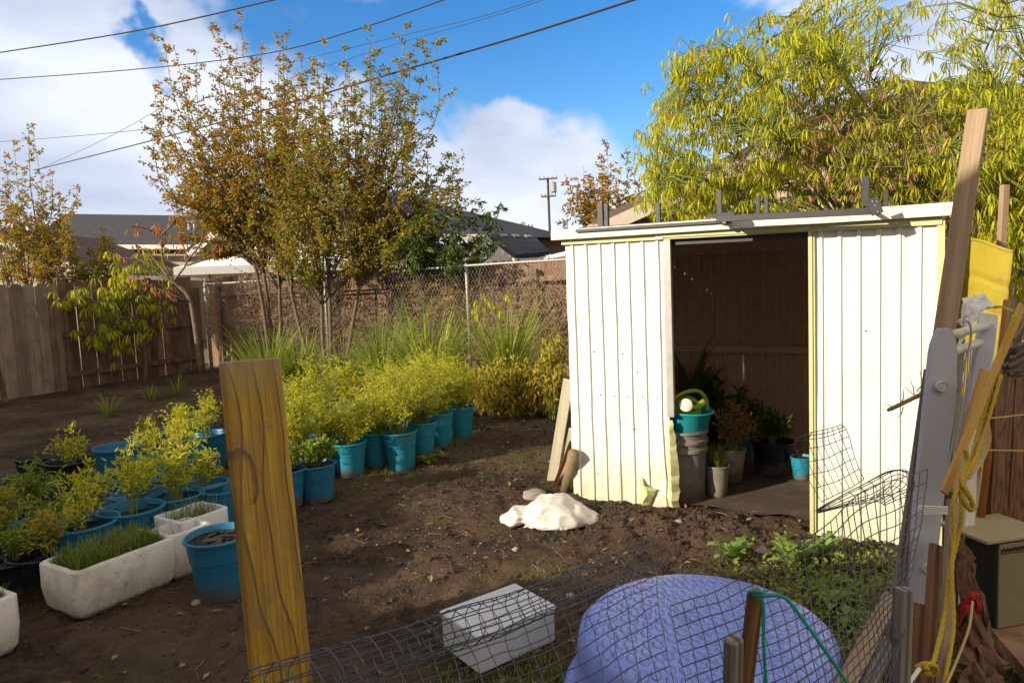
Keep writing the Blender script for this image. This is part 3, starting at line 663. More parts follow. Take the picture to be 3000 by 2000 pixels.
def inner(poly, n, rr):
    xs = [p[0] for p in poly]; ys = [p[1] for p in poly]; out = []
    while len(out) < n:
        x = rr.uniform(min(xs), max(xs)); y = rr.uniform(min(ys), max(ys)); c = False; j = len(poly) - 1
        for i in range(len(poly)):
            (a, b), (a2, b2) = poly[i], poly[j]
            if (b > y) != (b2 > y) and x < (a2 - a) * (y - b) / (b2 - b) + a: c = not c
            j = i
        if c: out.append((x, y))
    return out
dA = 12.6
base = Vector((W(622, 640, dA).x, dA, 0))
tipsA = [(373, 75), (400, 110), (360, 235), (340, 290), (352, 185), (495, 45), (552, 38), (545, 95), (450, 115), (515, 80), (600, 90), (415, 180), (400, 330), (425, 410), (440, 460), (500, 160), (580, 140), (480, 240), (640, 130), (650, 70), (690, 190), (560, 230), (620, 210), (455, 320), (520, 330), (350, 330), (375, 380), (395, 440), (420, 500), (365, 270), (450, 545), (480, 590)]
tipsA += inner([(400, 150), (620, 120), (700, 200), (690, 400), (560, 440), (430, 400)], 22, rr) + inner([(430, 380), (700, 380), (700, 560), (500, 600), (440, 490)], 26, rr) + inner([(560, 160), (720, 160), (740, 420), (600, 500)], 12, rr)
shoot_tree('deciduous_tree', base, [base + Vector((dx, 0, z)) for dx, z in ((-.12, 1.9), (-.3, 2.35), (.15, 1.6))], tips_px(tipsA, dA, .8, rr),
           'taller rust and olive tree with spiky shoots, its trunk left of the middle fence post', 'tree', LF['autumn'], leaf=(.07, .036), trunk_r=.075, seed=4, twigs=15, nl=20, tw=.82, start=.22, group='autumn trees by the back fence')
dB = 11.7
base = Vector((W(742, 640, dB).x, dB, 0))
tipsB = [(655, 65), (690, 110), (745, 90), (850, 62), (860, 110), (790, 110), (800, 150), (935, 60), (960, 85), (1000, 65), (985, 95), (945, 140), (900, 130), (760, 190), (950, 260), (960, 210), (980, 310), (1035, 355), (1040, 395), (990, 400), (940, 360), (1000, 440), (700, 240), (830, 200), (880, 260), (820, 300)]
tipsB += inner([(690, 200), (930, 150), (960, 330), (1020, 420), (900, 470), (700, 450)], 26, rr) + inner([(640, 400), (960, 440), (930, 580), (660, 600)], 26, rr) + inner([(600, 130), (760, 130), (760, 400), (620, 480)], 12, rr) + [(1050, 410), (1030, 430), (960, 450), (1010, 380), (1045, 350), (930, 500), (980, 480), (1045, 440), (1000, 520), (900, 560), (820, 600), (700, 610)]
shoot_tree('deciduous_tree', base, [base + Vector((dx, 0, z)) for dx, z in ((-.55, 1.5), (.1, 1.7), (.6, 1.55), (-.05, 1.3))], tips_px(tipsB, dB, .8, rr),
           'broader olive green tree with several thin trunks rising behind the chain link', 'tree', LF['olive'], leaf=(.068, .035), trunk_r=.07, seed=9, twigs=15, nl=20, tw=.82, start=.22, group='autumn trees by the back fence')
# long leaved dark branchy tree right
dC = 11.2; base = Vector((W(960, 640, dC).x, dC + .4, 0))
tipsC = [(1150, 465), (1095, 450), (1120, 520), (1140, 560), (1060, 470), (1000, 460), (1090, 560), (1040, 560), (970, 500), (1130, 480), (1010, 590), (930, 560), (1100, 590), (1050, 510)] + inner([(930, 480), (1100, 480), (1120, 590), (910, 590)], 22, rr)
shoot_tree('leafy_bush', base, [base + Vector((0, 0, 1.4)), base + Vector((.3, 0, 1.3))], tips_px(tipsC, dC, .5, rr), 'dark green long leaved branches leaning right over the fence top', 'tree', LF['dark'], leaf=(.12, .035), trunk_r=.05, seed=11, twigs=8, nl=11, tw=.42, start=.45, droop=.35)
# far left tree
dD = 13.0; base = Vector((W(60, 650, dD).x, dD, 0))
tipsD = [(65, 282), (75, 300), (30, 320), (10, 345), (50, 400), (120, 395), (100, 440), (185, 425), (150, 460), (175, 470), (135, 440), (-20, 330), (90, 480), (30, 470), (140, 520), (10, 420)] + inner([(-40, 430), (80, 420), (160, 500), (150, 620), (-40, 620)], 32, rr)
shoot_tree('deciduous_tree', base, [base + Vector((dx, 0, 1.6)) for dx in (-.3, 0, .25)], tips_px(tipsD, dD, .7, rr), 'narrow spiky tree with olive and rusty leaves at the left edge behind the grey fence', 'tree', LF['autumn'], trunk_r=.05, seed=14, twigs=11, nl=13, tw=.45, start=.35)
# bush behind left fence
base = Vector((W(190, 650, 13.4).x, 13.6, 0))
shoot_tree('leafy_bush', base, [base + Vector((0, 0, 1.2)), base + Vector((.3, 0, 1.2))], tips_px(inner([(110, 560), (250, 520), (290, 600), (270, 650), (100, 650)], 34, rr), 13.4, .4, rr), 'light green bush with yellow tips rising just behind the left fence', 'bush', LF['olive'], trunk_r=.04, seed=15, twigs=10, nl=12, tw=.4, start=.4)
# small golden tree by right house
dE = 15.5; base = Vector((W(1395, 620, dE).x, dE, 0))
tipsE = [(1395, 320), (1300, 410), (1340, 380), (1440, 350), (1470, 400), (1310, 455), (1290, 500), (1350, 430), (1420, 390), (1475, 440), (1380, 360)] + inner([(1320, 400), (1460, 390), (1480, 480), (1440, 520), (1320, 510)], 26, rr)
shoot_tree('deciduous_tree', base, [base + Vector((0, 0, 2.2)), base + Vector((.3, 0, 2.3))], tips_px(tipsE, dE, .6, rr), 'small golden yellow tree between the utility pole and the gabled roof', 'tree', LF['gold'], leaf=(.10, .05), trunk_r=.05, seed=17, twigs=9, nl=9, tw=.5, start=.35)
p = W(1232, 516, 60)
shoot_tree('leafy_bush', Vector((W(1205, 520, 60).x, 60, 0)), [Vector((W(1205, 520, 60).x, 60, 3))], [W(x, y, 60) for x, y in ((1195, 512), (1205, 510), (1215, 514), (1187, 520), (1225, 520))], 'distant bare grey tree crown low over the far roof', 'tree', LF['dry'], leaf=(.2, .1), trunk_r=.12, seed=18, twigs=8, nl=8, tw=1.2)

# palmate drooping clusters
def cluster(mb, c, ln, rr, m=0, n=7, wd=.026, hang=1.0):
    P = []; D = []
    a0 = rr.uniform(0, 6.28)
    ax = Vector((rr.gauss(0, .25), rr.gauss(0, .25), -1)).normalized()
    X = ax.orthogonal().normalized(); Y = ax.cross(X)
    vs = []; fs = []
    for i in range(n):
        a = a0 + i / n * 6.28 * .85 + rr.gauss(0, .12); o = X * math.cos(a) + Y * math.sin(a); l = ln * rr.uniform(.75, 1.1)
        k = rr.uniform(.3, .55) / hang
        p0 = Vector(c); p1 = p0 + o * l * k * .75 + ax * l * (.05 + .12 * hang); p2 = p0 + o * l * (k * 1.15) + ax * l * .52 * hang + Vector((0, 0, 0)); p3 = p0 + o * l * (k * 1.2) + ax * l * .98 * hang
        s = o.cross(ax).normalized() * wd * rr.uniform(.7, 1.1)
        b = len(vs); vs += [p0, p1 - s * .7, p1 + s * .7, p2 - s, p2 + s, p3]; fs += [(b, b + 1, b + 2), (b + 1, b + 3, b + 4, b + 2), (b + 3, b + 5, b + 4)]
    mb.add(vs, fs, m)
def palmate_plant(name, base, pts, label, cat, ln, wd, mats, brown=None, seed=1, stem_r=.02, jointz=1.2, barkm='stem_green', hubs=9, group=None, cap=0):
    rr = random.Random(seed); t = thing(name, base, label, cat, group)
    hub = []; idx = rr.sample(range(len(pts)), min(hubs, len(pts)))
    limbs = MB(); base = Vector(base)
    j = base + Vector((0, 0, jointz)); tr = MB(); tr.tube(catmull([base - Vector((0, 0, .05)), base + Vector((.05, 0, jointz * .5)), j], 4), [stem_r * 2.6, stem_r * 2.4, stem_r * 2.2] if False else stem_r * 2.4, 8); tr.build('trunk', M['bark'], t, smooth=True)
    nodes = []
    for i in idx:
        e = Vector(pts[i]); mid = j.lerp(e, .5) + Vector((rr.gauss(0, .15), rr.gauss(0, .15), .25 + rr.random() * .2)); pth = catmull([j, mid, e], 8)
        limbs.tube(pth, [stem_r * (1 - .7 * k / len(pth)) for k in range(len(pth))], 6); nodes += pth[4:]
    mb = MB()
    for p in pts:
        p = Vector(p); q = min(nodes, key=lambda n: (n - p).length_squared); d = (q - p)
        if d.length < .95:
            m_ = q.lerp(p, .55) + Vector((0, 0, .10 * d.length)); limbs.tube([q, m_, p], [.0065, .0045, .0025], 3, cap=False)
            if rr.random() < .6:
                e = m_ + Vector((rr.gauss(0, .12), rr.gauss(0, .12), rr.gauss(.02, .08))); limbs.tube([q.lerp(m_, .6), e], [.0035, .002], 3, cap=False); cluster(mb, e, ln * .85, rr, 0, rr.choice([5, 6, 7]), wd)
        bk = brown(p, rr) if brown else 0
        cluster(mb, p, ln * rr.uniform(.6, 1.15) * (.75 if bk else 1), rr, 1 if bk else 0, rr.choice([5, 6, 7, 8]), wd * (1.0 if not bk else .8), hang=rr.uniform(.75, 1.25))
    limbs.build('limbs', M[barkm], t, smooth=True); mb.build('foliage', mats, t)
    return t
rr = random.Random(31)
pts = []
def addpoly(poly, n, d0, d1):
    for x, y in inner(poly, n, rr):
        d_ = rr.uniform(d0, d1)
        if noise.noise(Vector((x / 75, y / 60, d_ * 1.5))) > -.24: pts.append(W(x, y, d_))
addpoly([(1490, 300), (1560, 130), (1640, 80), (1740, 110), (1800, 250), (1900, 400), (2200, 480), (2200, 510), (1500, 515), (1470, 440)], 1300, 5.6, 7.4)
addpoly([(1740, 110), (1850, 40), (1990, 200), (2200, 280), (2352, 300), (2420, 560), (2352, 560), (2000, 500), (1800, 300)], 1750, 5.4, 7.2)
addpoly([(1660, 60), (1830, 0), (1900, -40), (2420, -40), (2420, 320), (2200, 280), (1990, 210), (1850, 120)], 430, 5.6, 7.4)
addpoly([(2120, 300), (2420, 280), (2420, 600), (2200, 590)], 480, 5.0, 6.4)
addpoly([(2000, 170), (2420, 190), (2420, 320), (2000, 300)], 260, 5.4, 7.2)
addpoly([(2200, 520), (2420, 500), (2420, 760), (2330, 760), (2320, 620)], 120, 5.0, 6.0)
addpoly([(1455, 300), (1500, 220), (1540, 130), (1560, 95), (1600, 90), (1560, 250), (1490, 420), (1470, 380)], 60, 6, 7)
BR0 = [(2000, 330, 260), (1880, 440, 150), (2080, 240, 110), (2130, 470, 130), (2190, 330, 130), (1740, 350, 90)]
def brown(p, rr):
    q = CM.transposed() @ (Vector(p) - CAMP); x = 1176 - F * q.x / q.z; y = 784 + F * q.y / q.z
    m = max(1 - math.hypot(x - a, (y - b) * 1.4) / c for a, b, c in BR0)
    return rr.random() < max(.08, min(.72, m * 1.8))
base = Vector((W(1990, 640, 6.6).x, 6.4, 0))
palmate_plant('tree_spinach', base, pts, 'huge lime green drooping leaved tree filling the sky behind the metal shed', 'tree', .122, .0074, [LF['lime'], LF['dry']], brown, 5, .016, 1.5, hubs=60)
# same kind small at left fence
rr = random.Random(33); pts = []
def lp(x, y, off):  # point in front of left fence plane
    r = ray(x, y); k = CORN + LN * off; a = (LN.dot(k - CAMP)) / LN.dot(r); return CAMP + r * a
for x, y in inner([(150, 660), (330, 650), (340, 720), (320, 770), (250, 800), (200, 790), (130, 720)], 60, rr) + inner([(320, 680), (420, 700), (410, 770), (330, 770)], 14, rr) + inner([(240, 560), (380, 560), (400, 640), (250, 660)], 26, rr) + [(120, 670), (130, 690), (265, 800), (262, 830), (300, 795)]: pts.append(lp(x, y, rr.uniform(.15, .8)))
base = lp(330, 840, .5); base.z = 0
palmate_plant('tree_spinach', base, pts, 'dim green drooping leaved shrub hanging on the brown fence panel at left', 'shrub', .2, .018, LF['lime'], None, 6, .016, .8, hubs=9)
# slender leaning tree with bare branches and few orange leaves at fence corner
rr = random.Random(35)
t = thing('sapling', lp(460, 860, .5) * Vector((1, 1, 0)).length * 0 + Vector((lp(460, 860, .5).x, lp(460, 860, .5).y, 0)), 'leaning bare barked sapling with a few orange leaves at the fence corner', 'sapling')
o_ = [W(462, 858, 12.2), W(440, 700, 12.3), W(410, 655, 12.3), W(388, 640, 12.3)]
mb = MB(); mb.tube(catmull(o_, 6), [.05] * 6 + [.045] * 6 + [.04] * 7, 8); mb.build('trunk', M['bark'], t, smooth=True)
mb = MB(); ends = [((410, 655), (330, 600), (240, 590)), ((410, 655), (350, 625), (300, 640)), ((400, 645), (375, 600), (370, 540), (355, 515)), ((400, 645), (430, 600), (420, 560), (415, 530)), ((388, 640), (350, 590), (310, 560)), ((425, 690), (380, 670), (330, 650)), ((432, 700), (400, 690), (385, 660)), ((370, 540), (400, 510), (395, 495)), ((370, 545), (335, 525), (300, 520)), ((430, 600), (460, 560), (470, 520)), ((430, 610), (480, 590), (500, 560))]
P_ = []; D_ = []
for e in ends:
    pth = catmull([W(x, y, 12.3 + rr.uniform(-.2, .2)) for x, y in e], 6); mb.tube(pth, [.016 * (1 - .75 * i / len(pth)) + .003 for i in range(len(pth))], 5)
    for p in pth[8:]:
        for k in range(2 if e[-1][0] < 320 else 3):
            P_.append(p + Vector((rr.gauss(0, .06), rr.gauss(0, .06), rr.gauss(0, .05)))); D_.append(Vector((rr.gauss(0, .3), rr.gauss(0, .3), -1)))
mb.build('branches', M['bark'], t, smooth=True)
mb = MB(); mb.leaves(P_, D_, .13, .04, bend=.1); mb.build('leaves', leafmat('orange_leaves', [(0, (.40, .16, .03)), (.6, (.55, .22, .05)), (1, (.45, .38, .04))], .4), t)
mb = MB(); mb.tube(catmull([lp(-8, 830, 2.4), lp(8, 900, 2.2), lp(14, 925, 2.2)], 4), .03, 7); solo(mb, 'bare_sapling', M['bark'], 'slim pale trunk cut off by the left edge, in front of the grey fence', 'sapling', smooth=True)

M['dry_stem'] = simple('dry_stems', (.34, .25, .16), (.20, .14, .09), 12, .85, .3)
# bramble mass on the chain link (dead vines)
def bramble(x0, x1, y0, y1, n, label, seed, off=(.1, .45), gl=.2, mat='dry', lm=None):
    rr = random.Random(seed); mb = MB(); P_ = []; D_ = []
    def bp(x, y, o):
        r = ray(x, y); k = CORN + CO + BN * -o; a = BN.dot(k - CAMP) / BN.dot(r); return CAMP + r * a
    for i in range(n):
        x = rr.uniform(x0, x1); y = rr.uniform(y0, y1); p = bp(x, y, rr.uniform(*off)); d = Vector((rr.gauss(0, 1), rr.gauss(0, .3), rr.gauss(.2, 1))).normalized(); pth = [p]
        for k in range(6):
            d = (d + Vector((rr.gauss(0, .35), rr.gauss(0, .2), rr.gauss(-.05, .35)))).normalized(); pth.append(pth[-1] + d * .09)
        pth = [Vector((q.x, q.y, max(q.z, .02))) for q in pth]
        mb.tube(pth, [.0045, .004, .004, .0035, .003, .002, .0015], 3, cap=False)
        for k in range(5): P_.append(rr.choice(pth) + Vector((rr.gauss(0, .02), rr.gauss(0, .02), rr.gauss(0, .02)))); D_.append((rr.gauss(0, 1), rr.gauss(0, 1), rr.gauss(-.3, 1)))
    c = bp((x0 + x1) / 2, (y0 + y1) / 2, .2); t = thing('vine', (c.x, c.y, 0), label, 'vine', 'vines on the chain link fence')
    mb.build('stems', M['dry_stem'], t); q = MB(); q.leaves(P_, D_, .05, .03); q.build('leaves', lm or LF['dry'], t)
bramble(1100, 1290, 660, 800, 300, 'dense tangle of dry tan vines on the chain link next to the metal shed', 41)
bramble(560, 780, 630, 800, 520, 'dark dry brush below the thin tree trunks, behind the mesh', 42)
bramble(940, 1050, 620, 760, 260, 'reddish green vine climbing the chain link left of the pale post', 43, lm=LF['olive'])
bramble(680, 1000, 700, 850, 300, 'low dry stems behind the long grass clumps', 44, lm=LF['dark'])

# ---------------- grasses, beds ----------------
def blade(mb, b, az, ln, lean, wd, rr, m=0, droop=.9, n=6):
    d = Vector((math.cos(az), math.sin(az), 0)); s = Vector((-d.y, d.x, 0)); vs = []; fs = []; p = Vector(b); th = math.pi / 2 - lean
    for i in range(n + 1):
        w_ = wd * (1 - (i / n) ** 1.6) + .0004
        vs += [p - s * w_ / 2, p + s * w_ / 2]; th -= droop / n * (.4 + 1.2 * i / n); p = p + (d * math.cos(th) + Vector((0, 0, math.sin(th)))) * ln / n
    for i in range(n): fs.append((2 * i, 2 * i + 1, 2 * i + 3, 2 * i + 2))
    mb.add(vs, fs, m)
def grass_clump(x, y, d, r, h, n, label, seed, mat='lemon', wd=.019):
    if n > 150: h *= 1.3; n = int(n * 1.15)
    rr = random.Random(seed); p = W(x, y, d); p.z = 0; mb = MB()
    for i in range(n):
        a = rr.uniform(0, 6.28); q = r * .35 * rr.random(); l = h * rr.uniform(.5, 1.15)
        blade(mb, (p.x + math.cos(a) * q, p.y + math.sin(a) * q, 0), a + rr.gauss(0, .4), l, rr.uniform(.02, .45), wd * rr.uniform(.7, 1.2), rr, droop=rr.uniform(.3, 1.9))
    solo(mb, 'grass_clump', LF[mat], label, 'ornamental grass', 'long grass clumps along the fence', loc=(p.x, p.y, 0))
grass_clump(620, 880, 9.6, .5, 1.0, 330, 'dark shaded long grass clump behind the top of the wooden post', 1)
grass_clump(690, 880, 10.0, .4, .85, 200, 'dim grass clump between the shaded one and the middle fence post', 2)
grass_clump(790, 850, 9.6, .45, .75, 240, 'low bright grass clump at the foot of the middle fence post', 3)
grass_clump(880, 870, 9.2, .5, 1.0, 330, 'tall arching grass clump left of the tallest sunlit one', 4)
grass_clump(990, 870, 8.7, .5, 1.15, 480, 'tallest sunlit grass clump behind the fullest feathery plant', 5)
grass_clump(1165, 880, 8.7, .5, 1.15, 420, 'sunlit grass clump right of the pale fence post', 6)
grass_clump(245, 900, 8.9, .2, .38, 50, 'small pale grass tuft below the left fence, nearest the camera', 7, wd=.01)
grass_clump(345, 884, 10.2, .2, .33, 45, 'small grass tuft in the middle of the row below the left fence', 8, wd=.01)
grass_clump(405, 878, 10.8, .2, .40, 40, 'small upright grass tuft nearest the fence corner', 9, wd=.01)

def leafy_bush(x, y, d, rx, ry, h, n, label, mat, leaf, seed, cat='shrub', droop=.5, name='garden_plant', stem='stem_green', group=None, at=None):
    rr = random.Random(seed); p = at or W(x, y, d); b = Vector((p.x, p.y, 0)); t = thing(name, b, label, cat, group); st = MB(); P_ = []; D_ = []
    for i in range(n):
        a = rr.uniform(0, 6.28); q = math.sqrt(rr.random()); e = b + Vector((math.cos(a) * q * rx, math.sin(a) * q * ry, h * (.35 + .65 * rr.random()) * (1 - .4 * q * q)))
        m_ = b.lerp(e, .45) + Vector((rr.gauss(0, .03), 0, .05)); pth = [b + Vector((rr.gauss(0, .05) * rx * 3, rr.gauss(0, .05), 0)), m_, e]; st.tube(pth, [.006, .004, .002], 3, cap=False)
        for k in range(14):
            u = .25 + .75 * rr.random(); pos = m_.lerp(e, u) if u > .4 else b.lerp(m_, u + .3); P_.append(pos + Vector((rr.gauss(0, .045), rr.gauss(0, .045), rr.gauss(0, .045)))); D_.append((rr.gauss(0, .6), rr.gauss(0, .6), rr.gauss(-droop, .5)))
    st.build('stems', M[stem], t); mb = MB(); mb.leaves(P_, D_, leaf[0], leaf[1], bend=.2); mb.build('leaves', LF[mat], t); return t
leafy_bush(1175, 930, 7.9, .58, .38, .72, 190, 'wilted yellow green bush sprawling between the blue pot row and the shed', 'wilt', (.085, .035), 51, droop=.9)
leafy_bush(1270, 900, 7.6, .22, .3, 1.15, 60, 'tall wilted yellow plant leaning beside the shed corner', 'wilt', (.08, .03), 52, droop=.9)
leafy_bush(1105, 860, 8.6, .35, .3, .5, 60, 'light green leafy plant under the grass right of the pale fence post', 'herb', (.07, .03), 53)
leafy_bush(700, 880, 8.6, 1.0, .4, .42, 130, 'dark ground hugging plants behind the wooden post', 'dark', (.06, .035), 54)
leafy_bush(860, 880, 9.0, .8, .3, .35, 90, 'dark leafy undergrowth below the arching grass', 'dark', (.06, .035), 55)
p = W(1110, 840, 9.6); pts = [W(x, y, 9.6 + random.Random(x).uniform(-.15, .15)) for x, y in ((1095, 690), (1110, 700), (1125, 692), (1140, 700), (1150, 710), (1085, 712), (1100, 720))]
palmate_plant('tree_spinach', Vector((p.x, 9.7, 0)), pts, 'young lime plant with drooping leaves by the pale fence post', 'plant', .16, .016, LF['lime'], None, 8, .008, .8, hubs=3)
# weeds: single clumps in photo
def rosette(x, y, r, n, label, seed, mat='brightgreen', z=0, jag=True, up=.6):
    rr = random.Random(seed); p = G(x, y); p.z = ground_z(p.x, p.y); mb = MB()
    for i in range(n):
        a = i * 2.4 + rr.gauss(0, .2); l = r * rr.uniform(.6, 1.1); el = rr.uniform(.25, .95) * up + .1; d = Vector((math.cos(a), math.sin(a), 0)); s = Vector((-d.y, d.x, 0)); k = 9; vs = []; fs = []; q = p + Vector((0, 0, .01)); th = el * 1.5
        for j in range(k + 1):
            u = j / k; w_ = r * .26 * math.sin(math.pi * min(1, u * .85 + .12)) * (1 if (j % 2 == 0 or not jag) else .38)
            vs += [q - s * w_ + Vector((0, 0, w_ * .35)), q.copy(), q + s * w_ + Vector((0, 0, w_ * .35))]; th -= 1.3 / k * u * 1.6; q = q + (d * math.cos(th) + Vector((0, 0, math.sin(th)))) * l / k
        for j in range(k): fs += [(3 * j, 3 * j + 1, 3 * j + 4, 3 * j + 3), (3 * j + 1, 3 * j + 2, 3 * j + 5, 3 * j + 4)]
        mb.add(vs, fs)
    solo(mb, 'weed_plant', LF[mat], label, 'weed', 'broad leaved weeds', loc=p)
rosette(1680, 1300, .17, 13, 'pale jagged leaved thistle just above the blue pool rim', 1, up=.9)
rosette(1820, 1305, .19, 15, 'bright jagged leaved weed below the right side of the shed doorway', 2, up=1.0)
rosette(1895, 1290, .17, 13, 'jagged weed in front of the right shed panel seen through mesh', 3, up=.9)
rosette(975, 1062, .15, 9, 'lobed leafy weed at the foot of the blue pot row', 4, mat='herb')
rosette(1020, 1052, .10, 7, 'smaller lobed weed right of the one by the pot row', 5, mat='herb')
rosette(1975, 1440, .13, 9, 'rounded light green weed behind the mesh near the old boards', 6, jag=False)
rosette(1915, 1400, .12, 9, 'low green weed right of the blue pool rim', 7, jag=False)
rosette(20, 1110, .10, 6, 'tiny broad leaf seedling left of the black pots', 8, jag=False, mat='herb')
# ground cover
gm = MB(); rr = random.Random(61)
def tuft(x, y, h, n):
    z = ground_z(x, y) - .005
    for i in range(n): blade(gm, (x + rr.gauss(0, .015), y + rr.gauss(0, .015), z), rr.uniform(0, 6.28), h * rr.uniform(.5, 1.2), rr.uniform(0, .7), .004, rr, n=3, droop=rr.uniform(.2, 1.2))
for i in range(900):
    u = rr.random(); x = rr.gauss(1.62, .28); y = rr.gauss(2.95, .30)
    if x < 2.15: tuft(x, y, .045, 6)
for i in range(420): tuft(rr.gauss(-.02, .17), rr.gauss(2.42, .16), .035, 6)
for i in range(260):
    k = rr.random(); p = G(850, 1085).lerp(G(1080, 1000), k); tuft(p.x + rr.gauss(.05, .06), p.y + rr.gauss(0, .06), .06, 5)
for i in range(180):
    p = G(rr.uniform(1080, 1300), rr.uniform(1290, 1420)); tuft(p.x, p.y, .02, 5)
for i in range(60):
    p = G(rr.uniform(750, 1150), rr.uniform(1000, 1150)); tuft(p.x, p.y, .03, 4)
gm.build('grass', LF['grass'], kind='stuff')
gc = MB(); P_ = []; D_ = []
for i in range(2600):
    x = rr.gauss(1.60, .26); y = rr.gauss(2.98, .28)
    if x < 2.1: P_.append((x, y, ground_z(x, y) + rr.uniform(.0, .05))); D_.append((rr.gauss(0, 1), rr.gauss(0, 1), rr.uniform(0, .8)))
gc.leaves(P_, D_, .03, .018, flat=True); gc.build('ground_cover', LF['herb'], kind='stuff')
# ---------------- metal shed ----------------
SO = Vector((.39, 4.70, 0)); SD = Vector((1.845, -1.155, 0)).normalized(); SI = Vector((-SD.y, SD.x, 0)); UP = Vector((0, 0, 1)); SWD = 2.18; SDP = 1.55
def S(s, t, z): return SO + SD * s + SI * t + UP * z
def SWp(x, y, off=0.0):     # point seen at x, y on the plane of the shed front moved back by off
    r = ray(x, y); k = SO + SI * off; a = SI.dot(k - CAMP) / SI.dot(r); return CAMP + r * a
def shed_paint(name, base, patina, ht=.45, amt=.75, rust=True):
    m, nt, out = newmat(name); t = NT(nt); v = t.coord(); p = t.n('ShaderNodeNewGeometry').outputs['Position']
    n = t.noise(v, 3.4, 9, .75); n2 = t.noise(t.coord((1, 1, .22)), 13, 7, .7); z = t.n('ShaderNodeSeparateXYZ', {0: p}).outputs[2]
    hgt = t.math('MULTIPLY', t.math('SUBTRACT', ht, z), 1.7)
    f = t.ramp(t.math('ADD', t.math('MULTIPLY', t.math('ADD', n, n2), .5), t.math('MULTIPLY', t.math('MAXIMUM', hgt, 0), .42)), [(.57, 0), (.86, amt)])
    col = t.mix(f, base, patina)
    if rust:
        vo = t.n('ShaderNodeTexVoronoi', {'Vector': v, 'Scale': 7.0}); sel = t.math('MULTIPLY', t.math('LESS_THAN', vo.outputs['Distance'], .035), t.math('GREATER_THAN', t.n('ShaderNodeSeparateColor', {0: vo.outputs['Color']}).outputs[1], .55))
        col = t.mix(sel, col, (.10, .06, .04)); st = t.noise(t.coord((1, 1, .06)), 30, 4, .6); col = t.mix(t.ramp(st, [(.62, 0), (.8, .35)]), col, (.42, .36, .24))
    t.bsdf(col, .55, t.bump(t.noise(v, 4.5, 4), .4, .03), 0, .35, out); return m
M['shed_white'] = shed_paint('shed_white_paint', (.66, .655, .63), (.50, .48, .29), ht=.55, amt=.7)
M['shed_yellow'] = shed_paint('shed_yellow_paint', (.54, .53, .27), (.42, .41, .20), rust=False)
M['shed_in'] = simple('shed_inside_brown', (.62, .43, .32), (.48, .33, .25), 14, .6, .3)
M['shed_grey'] = simple('shed_grey_trim', (.40, .39, .36), (.30, .29, .26), 12, .5, .3, metal=.3)
M['shed_cream'] = shed_paint('shed_cream_trim', (.66, .64, .58), (.52, .52, .24), ht=-5, rust=False)
def topz(s): return 1.79 - .04 * s / SWD
def ribbed(fn, s0, s1, zb, zt, pitch=.1, n=18, dep=.012, m=0, w1=.004, w2=.017, defm=None):
    mb = MB(); prof = []; s = s0; prof.append((s0, 0)); k = s0 + pitch * .55
    while k < s1 - .02:
        prof += [(k - w2 / 2 - w1, 0), (k - w2 / 2, dep), (k + w2 / 2, dep), (k + w2 / 2 + w1, 0)]; k += pitch
    prof.append((s1, 0)); rows = []
    for s, d in prof:
        row = []
        for i in range(n + 1):
            u = i / n; z = zb(s) * (1 - u) + zt(s) * u; dd = defm(s, z) if defm else (0, 0); row.append(fn(s + dd[0], -d + dd[1], z))
        rows.append(row)
    mb.grid(rows); return mb
t = thing('metal_shed', S(SWD / 2, SDP / 2, 0), 'white ribbed metal garden shed with an open doorway and bent lower panels', 'shed')
def defL(s, z):
    k = max(0, (s - .55) / .16); b = max(0, 1 - z / .55)
    return (.03 * k * b, -.03 * b * math.sin(z * 22) * k - .012 * noise.noise(Vector((s * 7, z * 4, 0))) * (1.4 - z / 1.8))
def zbL(s): return -.02 + (.03 * math.sin(s * 23) if s > .45 else 0)
mb = ribbed(S, 0, .71, zbL, lambda s: topz(s), defm=defL); a = mb.build('left_panel', M['shed_white'], t)
mb = ribbed(S, 1.553, SWD, lambda s: -.02, lambda s: topz(s), .095, defm=lambda s, z: (0, -.010 * noise.noise(Vector((s * 6, z * 3, 5))))); a = mb.build('right_panel', M['shed_white'], t)
def SL(s, t_, z): return S(0, s, z) + SD * t_
def SR(s, t_, z): return S(SWD, s, z) - SD * t_
def SB(s, t_, z): return S(s, SDP, z) + SI * t_
mb = ribbed(SL, 0, SDP, lambda s: -.02, lambda s: 1.82 - .02 * s, .12); mb.build('side_wall', [M['shed_white']], t)
mb = ribbed(SR, 0, SDP, lambda s: -.02, lambda s: 1.78 - .02 * s, .12); mb.build('side_wall', M['shed_yellow'], t)
mb = ribbed(SB, 0.0, SWD, lambda s: -.02, lambda s: 1.80, .102, dep=.032, w1=.004, w2=.014); mb.build('back_wall', M['shed_in'], t)
mb = MB(); mb.bar(S(0.02, SDP - .03, .9), S(SWD - .02, SDP - .03, .9), .055, .03, side=UP); mb.build('wall_rail', M['shed_in'], t)
mb = MB(); mb.bar(S(0.02, SDP - .03, 1.73), S(SWD - .02, SDP - .03, 1.73), .09, .03, side=UP); mb.build('wall_rail', M['shed_in'], t)
mb = MB(); mb.bar(S(.72, .04, 1.735), S(1.55, .04, 1.72), .05, .04, side=UP); mb.build('door_track', M['steel_dark'], t)
